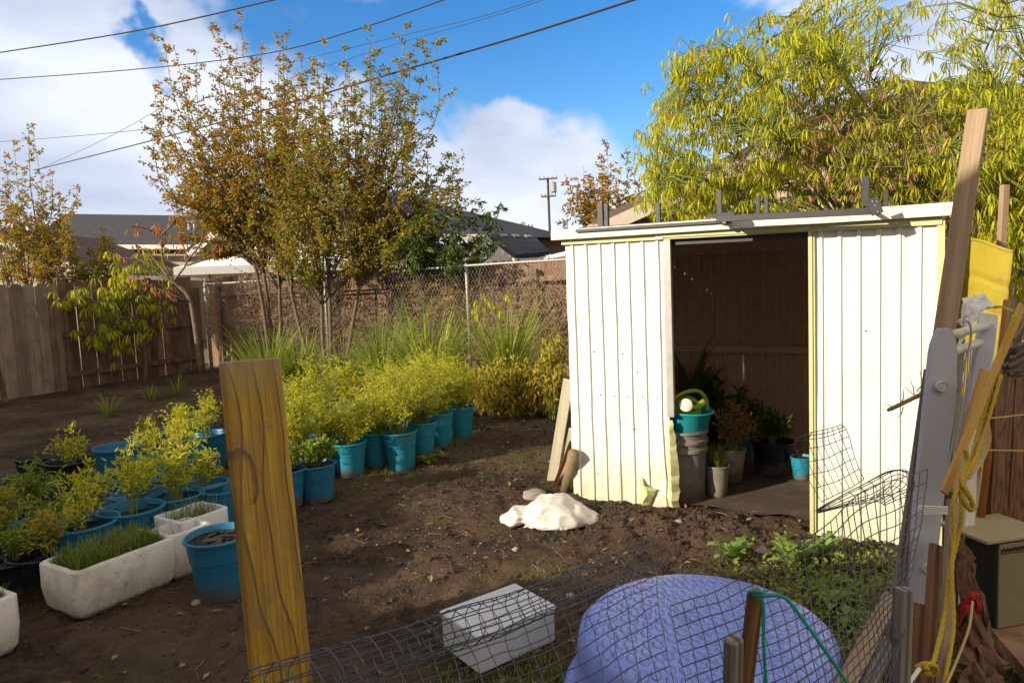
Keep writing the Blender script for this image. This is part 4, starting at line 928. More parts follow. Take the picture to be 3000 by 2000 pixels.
# inner lining of the front so the inside reads dark brown
for s0, s1 in ((.02, .70), (1.57, SWD - .02)):
    mb = MB(); mb.add([S(s0, .03, 0), S(s1, .03, 0), S(s1, .03, 1.74), S(s0, .03, 1.74)], [(0, 1, 2, 3)]); mb.build('inner_lining', M['shed_in'], t)
mb = MB(); mb.prism([S(-.05, -.05, 1.852), S(SWD + .04, -.05, 1.818), S(SWD + .04, SDP + .05, 1.80), S(-.05, SDP + .05, 1.83)], UP * .006); rf = mb.build('roof', M['shed_grey'], t)
mb = MB(); mb.bar(S(-.07, -.065, 1.825), S(SWD + .055, -.065, 1.79), .066, .012, side=UP, bev=.002)
mb.bar(S(-.07, -.035, 1.795), S(SWD + .055, -.035, 1.76), .004, .06, side=UP); mb.build('roof_fascia', M['shed_cream'], t)
mb = MB(); mb.bar(S(-.015, -.018, 1.776), S(SWD, -.018, 1.735), .035, .016, side=UP); mb.build('header_trim', M['shed_yellow'], t)
mb = MB(); mb.bar(S(.70, -.03, 1.772), S(1.555, -.03, 1.752), .032, .012, side=UP); mb.build('door_header', M['shed_yellow'], t)
mb = MB(); mb.bar(S(.655, -.022, 1.775), S(.705, -.022, 1.77), .045, .02, side=UP); mb.build('corner_bracket', M['shed_cream'], t)
mb = MB(); mb.bar(S(.722, -.006, .62), S(.722, -.006, 1.755), .045, .03, side=SD, bev=.002); mb.build('door_jamb', M['shed_grey'], t)
mb = MB(); mb.bar(S(1.553, -.01, -.02), S(1.553, -.01, 1.75), .02, .03, side=SD); mb.bar(S(1.572, -.014, 0.0), S(1.572, -.014, 1.745), .006, .012, side=SD); mb.build('door_jamb', M['shed_yellow'], t)
mb = MB(); mb.bar(S(SWD - .005, -.008, -.02), S(SWD - .005, -.008, 1.745), .035, .02, side=SD); mb.build('corner_trim', M['shed_yellow'], t)
# crumpled lower edge of the left panel
rr = random.Random(4); rows = []
for i in range(24):
    z = .60 - i * .027; u = i / 23; b = .028 + .045 * math.sin(u * 2.6) + .012 * noise.noise(Vector((i * .6, 1, 0))); o = -.02 - .05 * math.sin(u * 3.0) + .015 * noise.noise(Vector((i * .8, 7, 0)))
    c0 = S(.70, -.005 + .3 * o, z); c1 = S(.70 + b * .45, o + .022 * noise.noise(Vector((i * .35, 2, 9))), z - .004); c2 = S(.70 + b, o * .4 + .02 * noise.noise(Vector((i * .45, 3, 3))), z + .004 * rr.random()); rows.append([c0, c1, c2])
mb = MB(); mb.grid(rows); mb.build('bent_door_edge', M['shed_yellow'], t)
mb = MB(); rows = []
for i in range(8):
    u = i / 7; rows.append([S(.50 + .03 * u, -.02 - .01 * u, .21 - u * .22), S(.55 + .02 * math.sin(i), -.06 - .01 * (i % 2), .16 - u * .19), S(.62 - .01 * i, -.025, .14 - u * .16 + .01 * (i % 2))])
mb.grid(rows); mb.build('torn_flap', M['shed_yellow'], t)
mb = MB()
rrs = random.Random(6)
for (x, y) in [(1672, 901), (1701, 903), (1737, 904), (1773, 906), (1810, 907), (1849, 909), (1887, 911)]: pass
scr = []
for s in (.055, .13, .23, .33, .43, .53, .63): scr.append((s, .735))
for s in (1.61, 1.70, 1.80, 1.89, 1.99, 2.08): scr.append((s, .77))
scr += [(.16, .96), (.36, .95), (.19, 1.03), (.40, 1.02), (.55, 1.0), (.50, .90), (1.6, 1.58), (1.79, 1.2), (1.83, 1.17), (.47, .52)]
for s, z in scr: mb.lathe([(.0045, 0), (.0045, .003), (.002, .005)], S(s, -.001, z), 8, rot=Matrix((SD, -UP, -SI)).transposed() if False else Matrix((SD, UP, -SI)).transposed())
mb.build('screws', simple('rusty_screws', (.07, .045, .03), None, 50, .7, .1), t)
M['floor'] = simple('dusty_floor', (.085, .06, .045), (.05, .037, .028), 9, .9, .5, dirt=(.12, .085, .06))
mb = MB(); P = []
for i in range(30):
    P.append([(lambda q: q + UP * (.035 + .012 * noise.noise(q * 4)))(S(.05 + 2.08 * i / 29, .08 + (SDP - .12) * j / 19 - (.12 * noise.noise(Vector((i * .35, 0, 2))) if j == 0 else 0), 0)) for j in range(20)])
mb.grid(P); mb.build('shed_floor', M['floor'], t, smooth=True)

# black folding bed frame parts lying on the roof
t = thing('metal_bed_frame', SWp(1680, 500, .05), 'dismantled black steel frame with short upright legs lying along the shed roof edge', 'metal frame')
def rail(x0, y0, x1, y1, off, w_, th): mb = MB(); mb.bar(SWp(x0, y0, off), SWp(x1, y1, off), w_, th, side=UP, bev=.002); mb.bar(SWp(x0, y0, off) + SI * .018 + UP * w_ * .4, SWp(x1, y1, off) + SI * .018 + UP * w_ * .4, .006, .035, side=UP); mb.build('rail', M['steel_dark'], t)
rail(1322, 531, 1680, 508, -.085, .018, .008); rail(1330, 526, 1672, 503, -.06, .016, .012); rail(1645, 503, 2022, 484, -.25, .036, .012)
for x_, y_ in ((1655, 502), (2008, 485)):
    mb = MB(); p_ = SWp(x_, y_, -.25); mb.bar(p_ + SI * .004, p_ + SI * .34, .02, .012, side=UP); mb.build('cross_arm', M['steel_dark'], t)
for x, y0, y1, wd, off in ((1377, 466, 530, .034, .05), (1391, 468, 528, .022, .06), (1510, 468, 520, .026, .06), (1651, 437, 508, .026, .04), (1740, 450, 500, .02, .2), (1759, 452, 502, .02, .16), (1988, 405, 492, .031, .05), (2034, 436, 486, .022, .3)):
    mb = MB(); a = SWp(x, y0, off); b = Vector((a.x, a.y, SWp(x, y1, off).z)); b.z = 1.85 if off > 0 else b.z
    mb.bar(b, a, wd, .004, side=SD); mb.bar(b + SD * wd / 2 + SI * .012, a + SD * wd / 2 + SI * .012, .004, .026, side=SD); mb.build('upright', M['steel_dark'], t)
mb = MB(); mb.bar(SWp(2003, 455, -.262), SWp(2016, 492, -.262), .055, .006, side=SD, bev=.001); pl = mb.build('hinge_plate', M['steel_dark'], t)
for (x, y) in ((2004, 463), (2014, 463), (2010, 472), (2016, 486)):
    mb = MB(); mb.lathe([(.004, 0), (.003, .004)], SWp(x, y, -.265), 8, rot=Matrix((SD, UP, -SI)).transposed()); mb.build('rivet', M['galv'], pl)
mb = MB(); mb.bar(SWp(1632, 496, -.16), SWp(1690, 492, -.20), .02, .05, side=UP); mb.lathe([(.0, -.012), (.022, -.01), (.024, 0), (.022, .01), (0, .012)], SWp(1665, 509, -.13), 14, rot=Matrix((SD, UP, -SI)).transposed()); mb.build('caster', M['steel_dark'], t)
mb = MB(); mb.lathe([(.0, 0), (.010, 0), (.010, .004), (0, .005)], SWp(1665, 509, -.143), 12, rot=Matrix((SD, UP, -SI)).transposed()); mb.build('caster_hub', M['galv'], t)

# ---------------- things inside and round the shed ----------------
def potm(name, c, c2=None, dirt=(.13, .085, .052), rough=.45):
    m, nt, out = newmat(name); t = NT(nt); v = t.coord(); n = t.noise(v, 5, 6, .65); z = t.n('ShaderNodeSeparateXYZ', {0: v}).outputs[2]
    rnd = t.n('ShaderNodeObjectInfo').outputs['Random']; lim = t.math('ADD', t.math('MULTIPLY', rnd, .13), .02)
    f = t.ramp(t.math('ADD', n, t.math('MULTIPLY', t.math('SUBTRACT', lim, z), 4.2)), [(.55, 0), (.9, .85)])
    c_dark = tuple(k * .7 for k in c); c = t.mix(t.math('MULTIPLY', rnd, .3), c, tuple(k * 1.6 + .01 for k in c)); smr = t.noise(t.coord((1, 1, .3)), 11, 6, .7)
    col = t.mix(t.ramp(t.noise(v, 14, 4), [(.3, 0), (.7, 1)]), c, c2 or c_dark); col = t.mix(t.ramp(smr, [(.56, 0), (.74, .5)]), col, dirt); col = t.mix(f, col, dirt)
    t.bsdf(col, rough, t.bump(n, .08, .01), 0, .4, out); return m
M['pot_teal'] = potm('teal_plastic', (.012, .19, .28), (.018, .23, .33)); M['pot_blue'] = potm('blue_plastic', (.010, .12, .23), (.014, .16, .28)); M['pot_black'] = potm('black_plastic', (.012, .012, .016))
M['pot_grey'] = potm('grey_plastic', (.20, .18, .155), (.15, .135, .115), rough=.7); M['pot_beige'] = potm('beige_plastic', (.30, .27, .21), rough=.7); M['terracotta'] = potm('terracotta', (.34, .15, .10))
M['potsoil'] = simple('potting_soil', (.05, .033, .024), (.02, .014, .011), 40, .95, 1.0, dist=.01)
def pot_meshes(parent, r, h, mat, soil_at=.86, ridge=True, wob=.0, seed=0):
    mb = MB(); th = r * .05
    prof = [(r * .70, 0), (r * .735, .012), (r * .86, h * .60)] + ([(r * .865, h * .63), (r * .895, h * .64)] if ridge else []) + [(r * .955, h * .93), (r * .965, h * .945), (r * 1.035, h * .955), (r * 1.04, h * .985), (r * 1.02, h), (r * .975, h), (r * .94, h * .97), (r * .80, h * .3), (r * .3, h * .28)]
    mb.lathe(prof, n=36, wob=wob, seed=seed); b = mb.build('pot', mat, parent, smooth=True, local=True); smooth_by_angle(b, 35)
    if soil_at:
        mb = MB(); rr_ = r * (.70 + .27 * soil_at) * .97; P = [(rr_ * k / 8, h * soil_at) for k in range(8, -1, -1)]
        mb.lathe(P[::1], n=24, wob=.04, seed=seed); mb.v = [(x_, y_, z_ + .010 * noise.noise(Vector((x_ * 30, y_ * 30, seed))) + .004 * noise.noise(Vector((x_ * 90, y_ * 90, seed)))) for x_, y_, z_ in mb.v]; mb.build('soil', M['potsoil'], parent, smooth=True, local=True)
def feathery(h, r, ns, seed, dens=34, leaf=(.036, .009), straggle=.0):
    rr = random.Random(seed); st = MB(); P_ = []; D_ = []
    for i in range(ns):
        a = rr.uniform(0, 6.28); q = math.sqrt(rr.random()); top = Vector((math.cos(a) * q * r, math.sin(a) * q * r, h * (1 - .5 * q * q) * rr.uniform(.6, 1.22))); b = Vector((math.cos(a) * .03 * q, math.sin(a) * .03 * q, 0))
        m_ = b.lerp(top, .5) + Vector((rr.gauss(0, .02), rr.gauss(0, .02), .02)); m_.x *= .7; m_.y *= .7; pth = catmull([b, m_, top], 4); st.tube(pth, [.004 * (1 - .7 * k / 8) for k in range(9)], 4, cap=False)
        for k in range(7):
            u = rr.uniform(.3, 1); fi = u * 8; i_ = min(7, int(fi)); p = pth[i_].lerp(pth[i_ + 1], fi - i_); d = Vector((rr.gauss(0, 1), rr.gauss(0, 1), rr.uniform(.2, 1.3))).normalized(); l = rr.uniform(.05, .14) * (h / .5) ** .5; e = p + d * l
            st.tube([p, e], [.002, .001], 3, cap=False)
            for j in range(dens // 7):
                P_.append(p.lerp(e, rr.random()) + Vector((rr.gauss(0, .008), rr.gauss(0, .008), rr.gauss(0, .008)))); D_.append(d * .6 + Vector((rr.gauss(0, .7), rr.gauss(0, .7), rr.gauss(.1, .6))))
    lf = MB(); lf.leaves(P_, D_, leaf[0], leaf[1], bend=.15); return st, lf
VAR = {}
def variant(key, h, r, ns, seed, mat, dens=34, leaf=(.036, .009)):
    st, lf = feathery(h, r, ns, seed, dens, leaf); a = st.build('stems', M['stem_green']); b = lf.build('foliage', LF[mat]); VAR[key] = (a.data, b.data)
    bpy.data.objects.remove(a); bpy.data.objects.remove(b)
variant('big1', .62, .36, 70, 1, 'pepper', 56, (.032, .0075)); variant('big2', .55, .32, 60, 2, 'pepper', 56, (.032, .0075)); variant('mid1', .46, .25, 42, 3, 'pepper', 50, (.032, .0075)); variant('mid2', .40, .22, 34, 4, 'pepper', 46, (.032, .0075))
variant('thin1', .42, .15, 12, 5, 'pepper', 42, (.045, .012)); variant('thin2', .34, .14, 10, 6, 'pepper', 42, (.042, .012)); variant('tall1', .58, .15, 15, 8, 'pepper', 48, (.045, .012)); variant('mint', .16, .17, 44, 7, 'herb', 42, (.03, .024)); variant('low', .26, .15, 15, 31, 'wilt', 34, (.04, .014)); variant('lowg', .26, .16, 14, 32, 'herb', 36, (.038, .012)); variant('wispy', .42, .12, 9, 33, 'pepper', 38, (.042, .011)); variant('wispy2', .36, .15, 11, 34, 'pepper', 36, (.04, .011)); variant('sparse', .22, .10, 4, 9, 'wilt', 20, (.03, .02))
def plant_into(t, key, z, rz):
    for nm, me in zip(('stems', 'foliage'), VAR[key]):
        o = bpy.data.objects.new(nm, me); COL.objects.link(o); o.parent = t; o.location = (0, 0, z); o.rotation_euler = (0, 0, rz)
POT = {}
def potted(x, y, r, h, mat, key, label, soil=.84, sc=1.0, group='blue planters in the pot cluster', name='potted_plant', cat='potted plant', wx=None, tilt=0):
    p = wx or G(x, y, h); p = Vector((p.x, p.y, ground_z(p.x, p.y) * .5)); t = thing(name, p, label, cat, group); sd = len(POT) + 1; POT[label] = t
    pot_meshes(t, r, h, M[mat], soil, wob=.012, seed=sd)
    if key:
        plant_into(t, key, h * soil, sd * 1.7)
        for c in t.children:
            if c.name.startswith(('stems', 'foliage')): c.scale = (sc, sc, sc * (0.92 + .16 * ((sd * 37) % 10) / 10))
    t.rotation_euler = (.018 * math.sin(sd * 2.3), .018 * math.cos(sd * 3.1), sd * .9); return t
rowg = 'blue pots in the long row of feathery plants'
potted(1059, 933, .125, .32, 'pot_teal', 'mid1', 'farthest pot of the front row, nearest the yellow bush, feathery plant inside', sc=1.05, group=rowg)
potted(1012, 946, .125, .33, 'pot_teal', 'big1', 'second farthest front row pot, half behind its neighbour under the fullest foliage', sc=.95, group=rowg)
potted(968, 967, .125, .32, 'pot_teal', 'big2', 'front row pot behind the lobed weed, third from the far end', group=rowg)
potted(918, 987, .15, .32, 'pot_teal', 'big1', 'wide dusty front row pot left of the lobed weed, bushy plant', sc=.95, group=rowg)
potted(861, 990, .14, .29, 'pot_teal', 'mid1', 'front row pot with its bright inner rim showing around a thin leafy clump', soil=.6, group=rowg)
potted(801, 1010, .145, .29, 'pot_teal', 'mid2', 'front row pot with red specks in its feathery plant, right of the mint pot', soil=.75, group=rowg)
potted(726, 1064, .145, .27, 'pot_blue', 'mint', 'nearest front row pot filled with rounded mint-like leaves', group=rowg, soil=.93)
potted(655, 1078, .14, .27, 'pot_blue', 'mint', 'mint-like pot mostly hidden by the wooden post, left of the nearest mint pot', group=rowg, soil=.93)
potted(990, 925, .13, .3, 'pot_teal', 'big1', 'back row pot buried under the tallest feathery bush', sc=1.1, group=rowg)
potted(930, 940, .13, .3, 'pot_teal', 'big2', 'back row pot hidden by foliage left of the tallest feathery bush', group=rowg)
potted(875, 965, .13, .3, 'pot_teal', 'big2', 'back row pot with a strip of rim visible behind the bright rimmed pot', group=rowg)
potted(815, 985, .13, .3, 'pot_teal', 'mid1', 'back row pot with open cyan rim behind the red specked plant', soil=.5, group=rowg)
potted(750, 1002, .135, .3, 'pot_teal', 'mid1', 'back row pot showing a cyan inner wall just above the mint pot', soil=.6, group=rowg)
potted(678, 1022, .14, .3, 'pot_teal', 'big2', 'back row pot just right of the wooden post with pale rim', soil=.7, group=rowg)
potted(730, 950, .13, .3, 'pot_teal', 'big2', 'farther pot with tall feathery stems right of the wooden post top', sc=1.05, group=rowg)
potted(800, 930, .13, .3, 'pot_teal', 'tall1', 'farther pot whose tall ragged stems stick up behind the row', sc=1.1, group=rowg)
potted(640, 975, .13, .3, 'pot_teal', 'mid2', 'pot behind the wooden post whose bright foliage shows at its right edge', group=rowg)
cl_ = 'blue planters in the left cluster'
potted(461, 965, .15, .32, 'pot_blue', None, 'empty looking blue planter farthest back in the left cluster', soil=.7, group=cl_, name='plant_pot', cat='plant pot')
potted(410, 977, .145, .32, 'pot_blue', 'wispy2', 'far blue planter left of the farthest one with spiky seedlings', group=cl_, sc=.8)
potted(480, 992, .15, .32, 'pot_blue', 'tall1', 'blue planter with the tall stem that touches the wooden post', group=cl_, sc=.85)
potted(339, 998, .155, .32, 'pot_blue', 'wispy2', 'far left blue planter right of the stacked pair', group=cl_, soil=.6, sc=.8)
potted(423, 1002, .155, .34, 'pot_teal', 'wispy2', 'blue green planter with a sunlit pale rim in the middle of the cluster', group=cl_, soil=.75)
t_ = potted(269, 1023, .165, .40, 'pot_blue', None, 'tall pair of stacked empty blue planters rising above the cluster', soil=None, group=cl_, name='plant_pot', cat='plant pot')
potted(345, 1050, .15, .32, 'pot_teal', 'wispy', 'bushy planter right of the stacked pair hidden by its own leaves', group=cl_, sc=.8)
potted(412, 1088, .155, .30, 'pot_blue', 'tall1', 'planter with a wide thick leafy stem below the sunlit rim', group=cl_, sc=.9)
potted(470, 1108, .15, .28, 'pot_blue', 'thin2', 'planter with bushy foliage just left of the wooden post', group=cl_, sc=.9)
potted(512, 1122, .14, .28, 'pot_blue', None, 'planter rim cut by the wooden post above the foam box of chives', soil=.7, group=cl_, name='plant_pot', cat='plant pot')
potted(320, 1130, .16, .28, 'pot_blue', 'wispy', 'planter with thin twiggy red tipped seedling in the second near row', group=cl_, soil=.7)
potted(403, 1136, .17, .28, 'pot_blue', 'tall1', 'planter with a tall upright feathery plant behind the foam box of chives', group=cl_, soil=.7, sc=.9)
potted(222, 1161, .16, .28, 'pot_teal', 'wispy', 'planter with wispy plant left of the near bright blue one', group=cl_, soil=.75, sc=.95)
potted(299, 1167, .175, .30, 'pot_blue', 'wispy', 'near bright blue planter with small plant, touching the chive box', group=cl_, soil=.8)
potted(190, 1196, .18, .30, 'pot_blue', 'wispy2', 'nearest blue planter of the cluster, behind the grass filled foam box', group=cl_, soil=.8)
potted(105, 1196, .17, .28, 'pot_teal', 'lowg', 'low teal planter at the left with its rim behind the orange foliage', group=cl_, soil=.7)
potted(504, 1222, .165, .32, 'pot_blue', None, 'big blue planter holding bare soil, partly hidden by the wooden post', soil=.9, group=cl_, name='plant_pot', cat='plant pot')
potted(88, 1046, .165, .30, 'pot_black', None, 'leftmost empty black planter at the back of the cluster', soil=.5, group='black planters', name='plant_pot', cat='plant pot')
potted(160, 1052, .17, .32, 'pot_black', 'wispy', 'black planter between the leftmost one and the stacked blue pair', soil=.6, group='black planters')
potted(80, 1140, .16, .26, 'pot_black', 'lowg', 'black planter with dull leafy plant left of the blue planters', soil=.8, group='black planters')
potted(15, 1195, .17, .26, 'pot_black', 'low', 'black planter with red and orange feathery foliage at the left edge', soil=.8, group='black planters')
potted(110, 1262, .18, .22, 'pot_black', 'low', 'low black planter of mixed orange leaves behind the grass box', soil=.85, group='black planters')
potted(30, 1270, .18, .22, 'pot_black', 'lowg', 'low black planter with curly green leaves by the left foam box', soil=.85, group='black planters')
P_ = []; D_ = []; rr = random.Random(77)
# foam planters
def foam_mat(name, col, dirt):
    m, nt, out = newmat(name); t = NT(nt); v = t.coord(); n = t.noise(v, 6, 8, .7); vo = t.n('ShaderNodeTexVoronoi', {'Vector': v, 'Scale': 160.0}).outputs['Distance']; sp = t.noise(v, 26, 5, .75); z = t.n('ShaderNodeSeparateXYZ', {0: v}).outputs[2]
    c = t.mix(t.ramp(n, [(.45, 0), (.68, .6)]), col, dirt); c = t.mix(t.ramp(sp, [(.60, 0), (.68, .7)]), c, tuple(k * .35 for k in dirt))
    c = t.mix(t.ramp(t.math('ADD', sp, t.math('MULTIPLY', t.math('SUBTRACT', .05, z), 7)), [(.55, 0), (.9, .85)]), c, (.16, .12, .085))
    t.bsdf(c, .8, t.bump(t.math('ADD', t.math('MULTIPLY', n, .8), t.math('MULTIPLY', vo, .25)), .6, .012), 0, .25, out); return m
M['foam'] = foam_mat('old_foam', (.66, .63, .57), (.32, .27, .19)); M['foam_new'] = simple('clean_foam', (.62, .62, .63), (.56, .56, .58), 30, .6, .3, dirt=(.5, .46, .4), dirt_cut=(.66, .8))
def rrect(w_, l, rad, n=4):
    o = []
    for cx, cy, a0 in ((w_ / 2 - rad, l / 2 - rad, 0), (-w_ / 2 + rad, l / 2 - rad, 90), (-w_ / 2 + rad, -l / 2 + rad, 180), (w_ / 2 - rad, -l / 2 + rad, 270)):
        for i in range(n + 1): a = R(a0 + 90 * i / n); o.append((cx + rad * math.cos(a), cy + rad * math.sin(a)))
    q = []
    for i in range(len(o)):
        a = Vector(o[i]); b = Vector(o[(i + 1) % len(o)]); k = max(1, int((b - a).length / .03))
        for j in range(k): q.append(a.lerp(b, j / k))
    return q
def foam_box(near, far, wdt, h, label, blade_h, nblade, mat='foam', seed=1, th=.032, grassm='grass', soilz=.82, wob=.006, group='foam planter boxes'):
    near = Vector(near); far = Vector(far); near.z = far.z = 0; u = (far - near); l = u.length; u.normalize(); v = Vector((-u.y, u.x, 0)); c = near.lerp(far, .5) + v * wdt / 2
    t = thing('foam_planter', c, label, 'planter box', group); M3 = Matrix((u, v, UP)).transposed(); mb = MB(); rings = []
    for (ins, z, rad) in ((.055, 0, .05), (.03, .008, .06), (.012, .04, .06), (0, h * .5, .05), (0, h - .006, .045), (.006, h, .04), (th - .004, h, .03), (th, h - .008, .03), (th + .006, h * .35, .03), (th + .01, h * .32, .03)):
        base_ = rrect(l, wdt, .036); rg = []
        for p in base_:
            k = Vector(((l / 2 - ins) / (l / 2) * p.x, (wdt / 2 - ins) / (wdt / 2) * p.y, z)); w3 = k * 5 + Vector((seed * 3, 0, 0)); k += Vector((noise.noise(w3), noise.noise(w3 + Vector((9, 0, 0))), (noise.noise(w3 * 1.3) + .4 * noise.noise(w3 * 5)) * (1 if z > h * .8 else 0))) * wob; rg.append(c + M3 @ k)
        rings.append(rg)
    n = len(rings[0]); vs = [p for r_i in rings for p in r_i]; fs = []
    for i in range(len(rings) - 1):
        for j in range(n): j2 = (j + 1) % n; fs.append((i * n + j, i * n + j2, (i + 1) * n + j2, (i + 1) * n + j))
    fs.append(tuple(range(n))[::-1]); fs.append(tuple((len(rings) - 1) * n + j for j in range(n))); mb.add(vs, fs); b = mb.build('box', M[mat], t); smooth_by_angle(b, 50)
    mb = MB(); P = [[c + M3 @ Vector(((i / 12 - .5) * (l - 2 * th), (j / 8 - .5) * (wdt - 2 * th), h * soilz + .012 * noise.noise(Vector((i * .9, j * .9, seed))))) for j in range(9)] for i in range(13)]; mb.grid(P); mb.build('soil', M['potsoil'], t, smooth=True)
    rr = random.Random(seed); mb = MB()
    for i in range(nblade):
        p = c + M3 @ Vector((rr.uniform(-.5, .5) * (l - 2 * th - .02), rr.uniform(-.5, .5) * (wdt - 2 * th - .02), h * soilz - .01)); blade(mb, p, rr.uniform(0, 6.28), blade_h * rr.uniform(.45, 1.2), rr.uniform(0, .6), .0048, rr, n=4, droop=rr.uniform(.1, 1.1))
    if nblade: mb.build('grass', LF[grassm], t)
    return t
n1 = G(178, 1438); f1 = G(414, 1338); foam_box(n1, f1, .34, .25, 'long weathered foam box brimming with grass, in front of the blue planters', .10, 2600, seed=3, soilz=.92)
u1 = (f1 - n1).normalized(); n0 = G(60, 1494) - u1 * .46; foam_box(n0, G(60, 1494), .32, .26, 'foam grass box cut off by the left edge of the picture', .09, 1500, seed=5, soilz=.92)
q = G(408, 1214, .25); q.z = 0; foam_box(q - u1 * .12 + Vector((.10, -.06, 0)), q + u1 * .14 + Vector((.10, -.06, 0)), .24, .26, 'small foam box with sparse stalks wedged behind the long grass box', .12, 30, seed=7, soilz=.5, th=.025)
q = G(447, 1176, .26); q.z = 0; foam_box(q - u1 * .16 + Vector((.10, -.08, 0)), q + u1 * .16 + Vector((.10, -.08, 0)), .27, .27, 'clean foam box of blue green chives beside the wooden post', .17, 170, mat='foam_new', seed=9, th=.022, soilz=.75)

# bucket, basin, watering can
bx = SWp(1570, 1185, .12); bx = S(.725, .20, .02)
t = thing('bucket', bx, 'tall dirty grey plastic bucket standing in the shed doorway', 'bucket'); mb = MB()
mb.lathe([(.122, 0), (.128, .01), (.138, .33), (.150, .335), (.150, .355), (.140, .36), (.141, .385), (.152, .39), (.153, .41), (.143, .415), (.145, .45), (.156, .455), (.156, .47), (.146, .472), (.140, .46), (.13, .1), (.05, .09)], n=40); mb.v = [(x_ * 1.08, y_ * 1.08, z_ * 1.03) for x_, y_, z_ in mb.v]; o = mb.build('bucket_body', M['pot_grey'], t, smooth=True, local=True)
for v_ in []: pass
o.location = (0, 0, 0); smooth_by_angle(o, 35)
M['basin'] = simple('turquoise_basin_plastic', (.015, .28, .33), (.02, .33, .38), 8, .4, .05)
t = thing('basin', bx + Vector((.02, -.01, .47)), 'turquoise plastic basin tipped on top of the grey bucket', 'basin'); mb = MB(); mb.lathe([(.125, 0), (.14, .01), (.155, .125), (.175, .14), (.178, .146), (.17, .15), (.147, .13), (.132, .02), (.02, .015)], n=36, rot=Euler((.05, .06, 0)).to_matrix()); o = mb.build('bowl', M['basin'], t, smooth=True, local=True); o.location = (0, 0, 0)
M['can'] = simple('lime_plastic', (.30, .40, .04), (.34, .44, .05), 8, .4, .05); M['cream'] = simple('cream_plastic', (.78, .74, .66), None, 8, .5, .05)
cb = bx + Vector((.03, -.05, .565)); t = thing('watering_can', cb, 'lime green watering can with round white sprinkler head lying in the turquoise basin', 'watering can')
nb = Vector((.35, -.80, .50)).normalized(); Xb = Vector((0, 0, 1)).cross(nb).normalized(); rot = Matrix((Xb, nb.cross(Xb), nb)).transposed(); c1 = cb + Vector((.01, .05, .045))
mb = MB(); mb.lathe([(.0, -.12), (.06, -.118), (.085, -.10), (.095, -.02), (.088, .03), (.062, .055), (.040, .062), (.034, .060), (.034, .02), (.0, .0)], c1, 28, rot=rot); b = mb.build('can_body', M['can'], t, smooth=True); smooth_by_angle(b, 50)
mb = MB(); mb.lathe([(.0, .0), (.033, .0)], c1 + nb * .045, 20, rot=rot); mb.build('opening_shade', M['steel_dark'], b)  # dark disc set in the can mouth for the shade inside
mb = MB(); mb.tube(catmull([c1 + Vector(p) for p in ((-.11, -.02, .05), (-.08, -.05, .10), (.0, -.05, .13), (.07, -.03, .12), (.12, .0, .06), (.135, .02, -.02))], 6), .013, 8); mb.build('handle', M['can'], t, smooth=True)
mb = MB(); mb.tube(catmull([c1 + Vector(p) for p in ((.09, -.06, .06), (.03, -.11, .035), (-.04, -.14, .04), (-.055, -.15, .055))], 4), [.022] * 4 + [.016] * 9, 10); sp = mb.build('spout', M['can'], t, smooth=True)
mb = MB(); nrm = Vector((-.15, -1, .25)).normalized(); X = nrm.orthogonal().normalized(); mb.lathe([(.014, -.035), (.038, -.006), (.042, 0), (.036, .004), (0, .006)], c1 + Vector((-.055, -.165, .06)), 28, rot=Matrix((X, nrm.cross(X), nrm)).transposed()); o = mb.build('sprinkler_head', M['cream'], sp, smooth=True); smooth_by_angle(o, 40)
def inpot(x, y, r, h, mat, label, kind=None, plant=None):
    p = G(x, y, .04); p.z = .04; t = thing('potted_plant' if plant else 'plant_pot', p, label, 'potted plant' if plant else 'plant pot', 'pots standing inside the shed'); pot_meshes(t, r, h, M[mat], .9, wob=.01, seed=int(x))
    if plant: plant(t, h * .9)
    return t
def grassy(hh, n, matn='grass', wd=.004, dr=1.4, rad=.05):
    def f(t, z):
        rr = random.Random(n); mb = MB(); w0 = wloc(t)
        for i in range(n): a = rr.uniform(0, 6.28); q = rad * rr.random(); blade(mb, w0 + Vector((math.cos(a) * q, math.sin(a) * q, z)), a, hh * rr.uniform(.5, 1.2), rr.uniform(0, .5), wd, rr, droop=rr.uniform(.4, dr))
        mb.build('foliage', LF[matn], t)
    return f
def bushy(key, sc=1):
    def f(t, z):
        plant_into(t, key, z, 1.0)
        for c in t.children:
            if c.name.startswith(('stems', 'foliage')): c.scale = (sc, sc, sc)
    return f
inpot(1647, 1136, .085, .21, 'pot_grey', 'dusty grey pot with fine pale grass, right of the tall bucket', plant=grassy(.17, 190))
inpot(1682, 1100, .095, .24, 'pot_beige', 'beige tub with dead brown stalks behind the grassy grey pot', plant=bushy('dead'))if False else None
variant('dead', .38, .15, 26, 12, 'dry', 40, (.035, .016)); variant('deadg', .36, .2, 30, 13, 'dark', 40, (.05, .026)); variant('longleaf', .3, .2, 20, 14, 'dark', 30, (.1, .02))
inpot(1682, 1104, .095, .24, 'pot_beige', 'beige tub with dead brown stalks behind the grassy grey pot', plant=bushy('dead', .9))
inpot(1712, 1062, .08, .22, 'pot_teal', 'dim teal pot deep in the shed behind the beige tub', plant=bushy('deadg', .9))
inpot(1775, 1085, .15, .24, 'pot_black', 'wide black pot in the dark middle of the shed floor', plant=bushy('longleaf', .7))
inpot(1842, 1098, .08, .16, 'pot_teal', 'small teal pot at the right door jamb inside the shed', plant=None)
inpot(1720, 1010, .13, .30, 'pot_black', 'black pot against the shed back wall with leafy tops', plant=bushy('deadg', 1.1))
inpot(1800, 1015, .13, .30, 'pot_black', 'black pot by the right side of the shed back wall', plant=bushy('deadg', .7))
inpot(1650, 1030, .12, .34, 'pot_black', 'black pot behind the beige tub holding drooping mixed leaves', plant=bushy('deadg', .85))
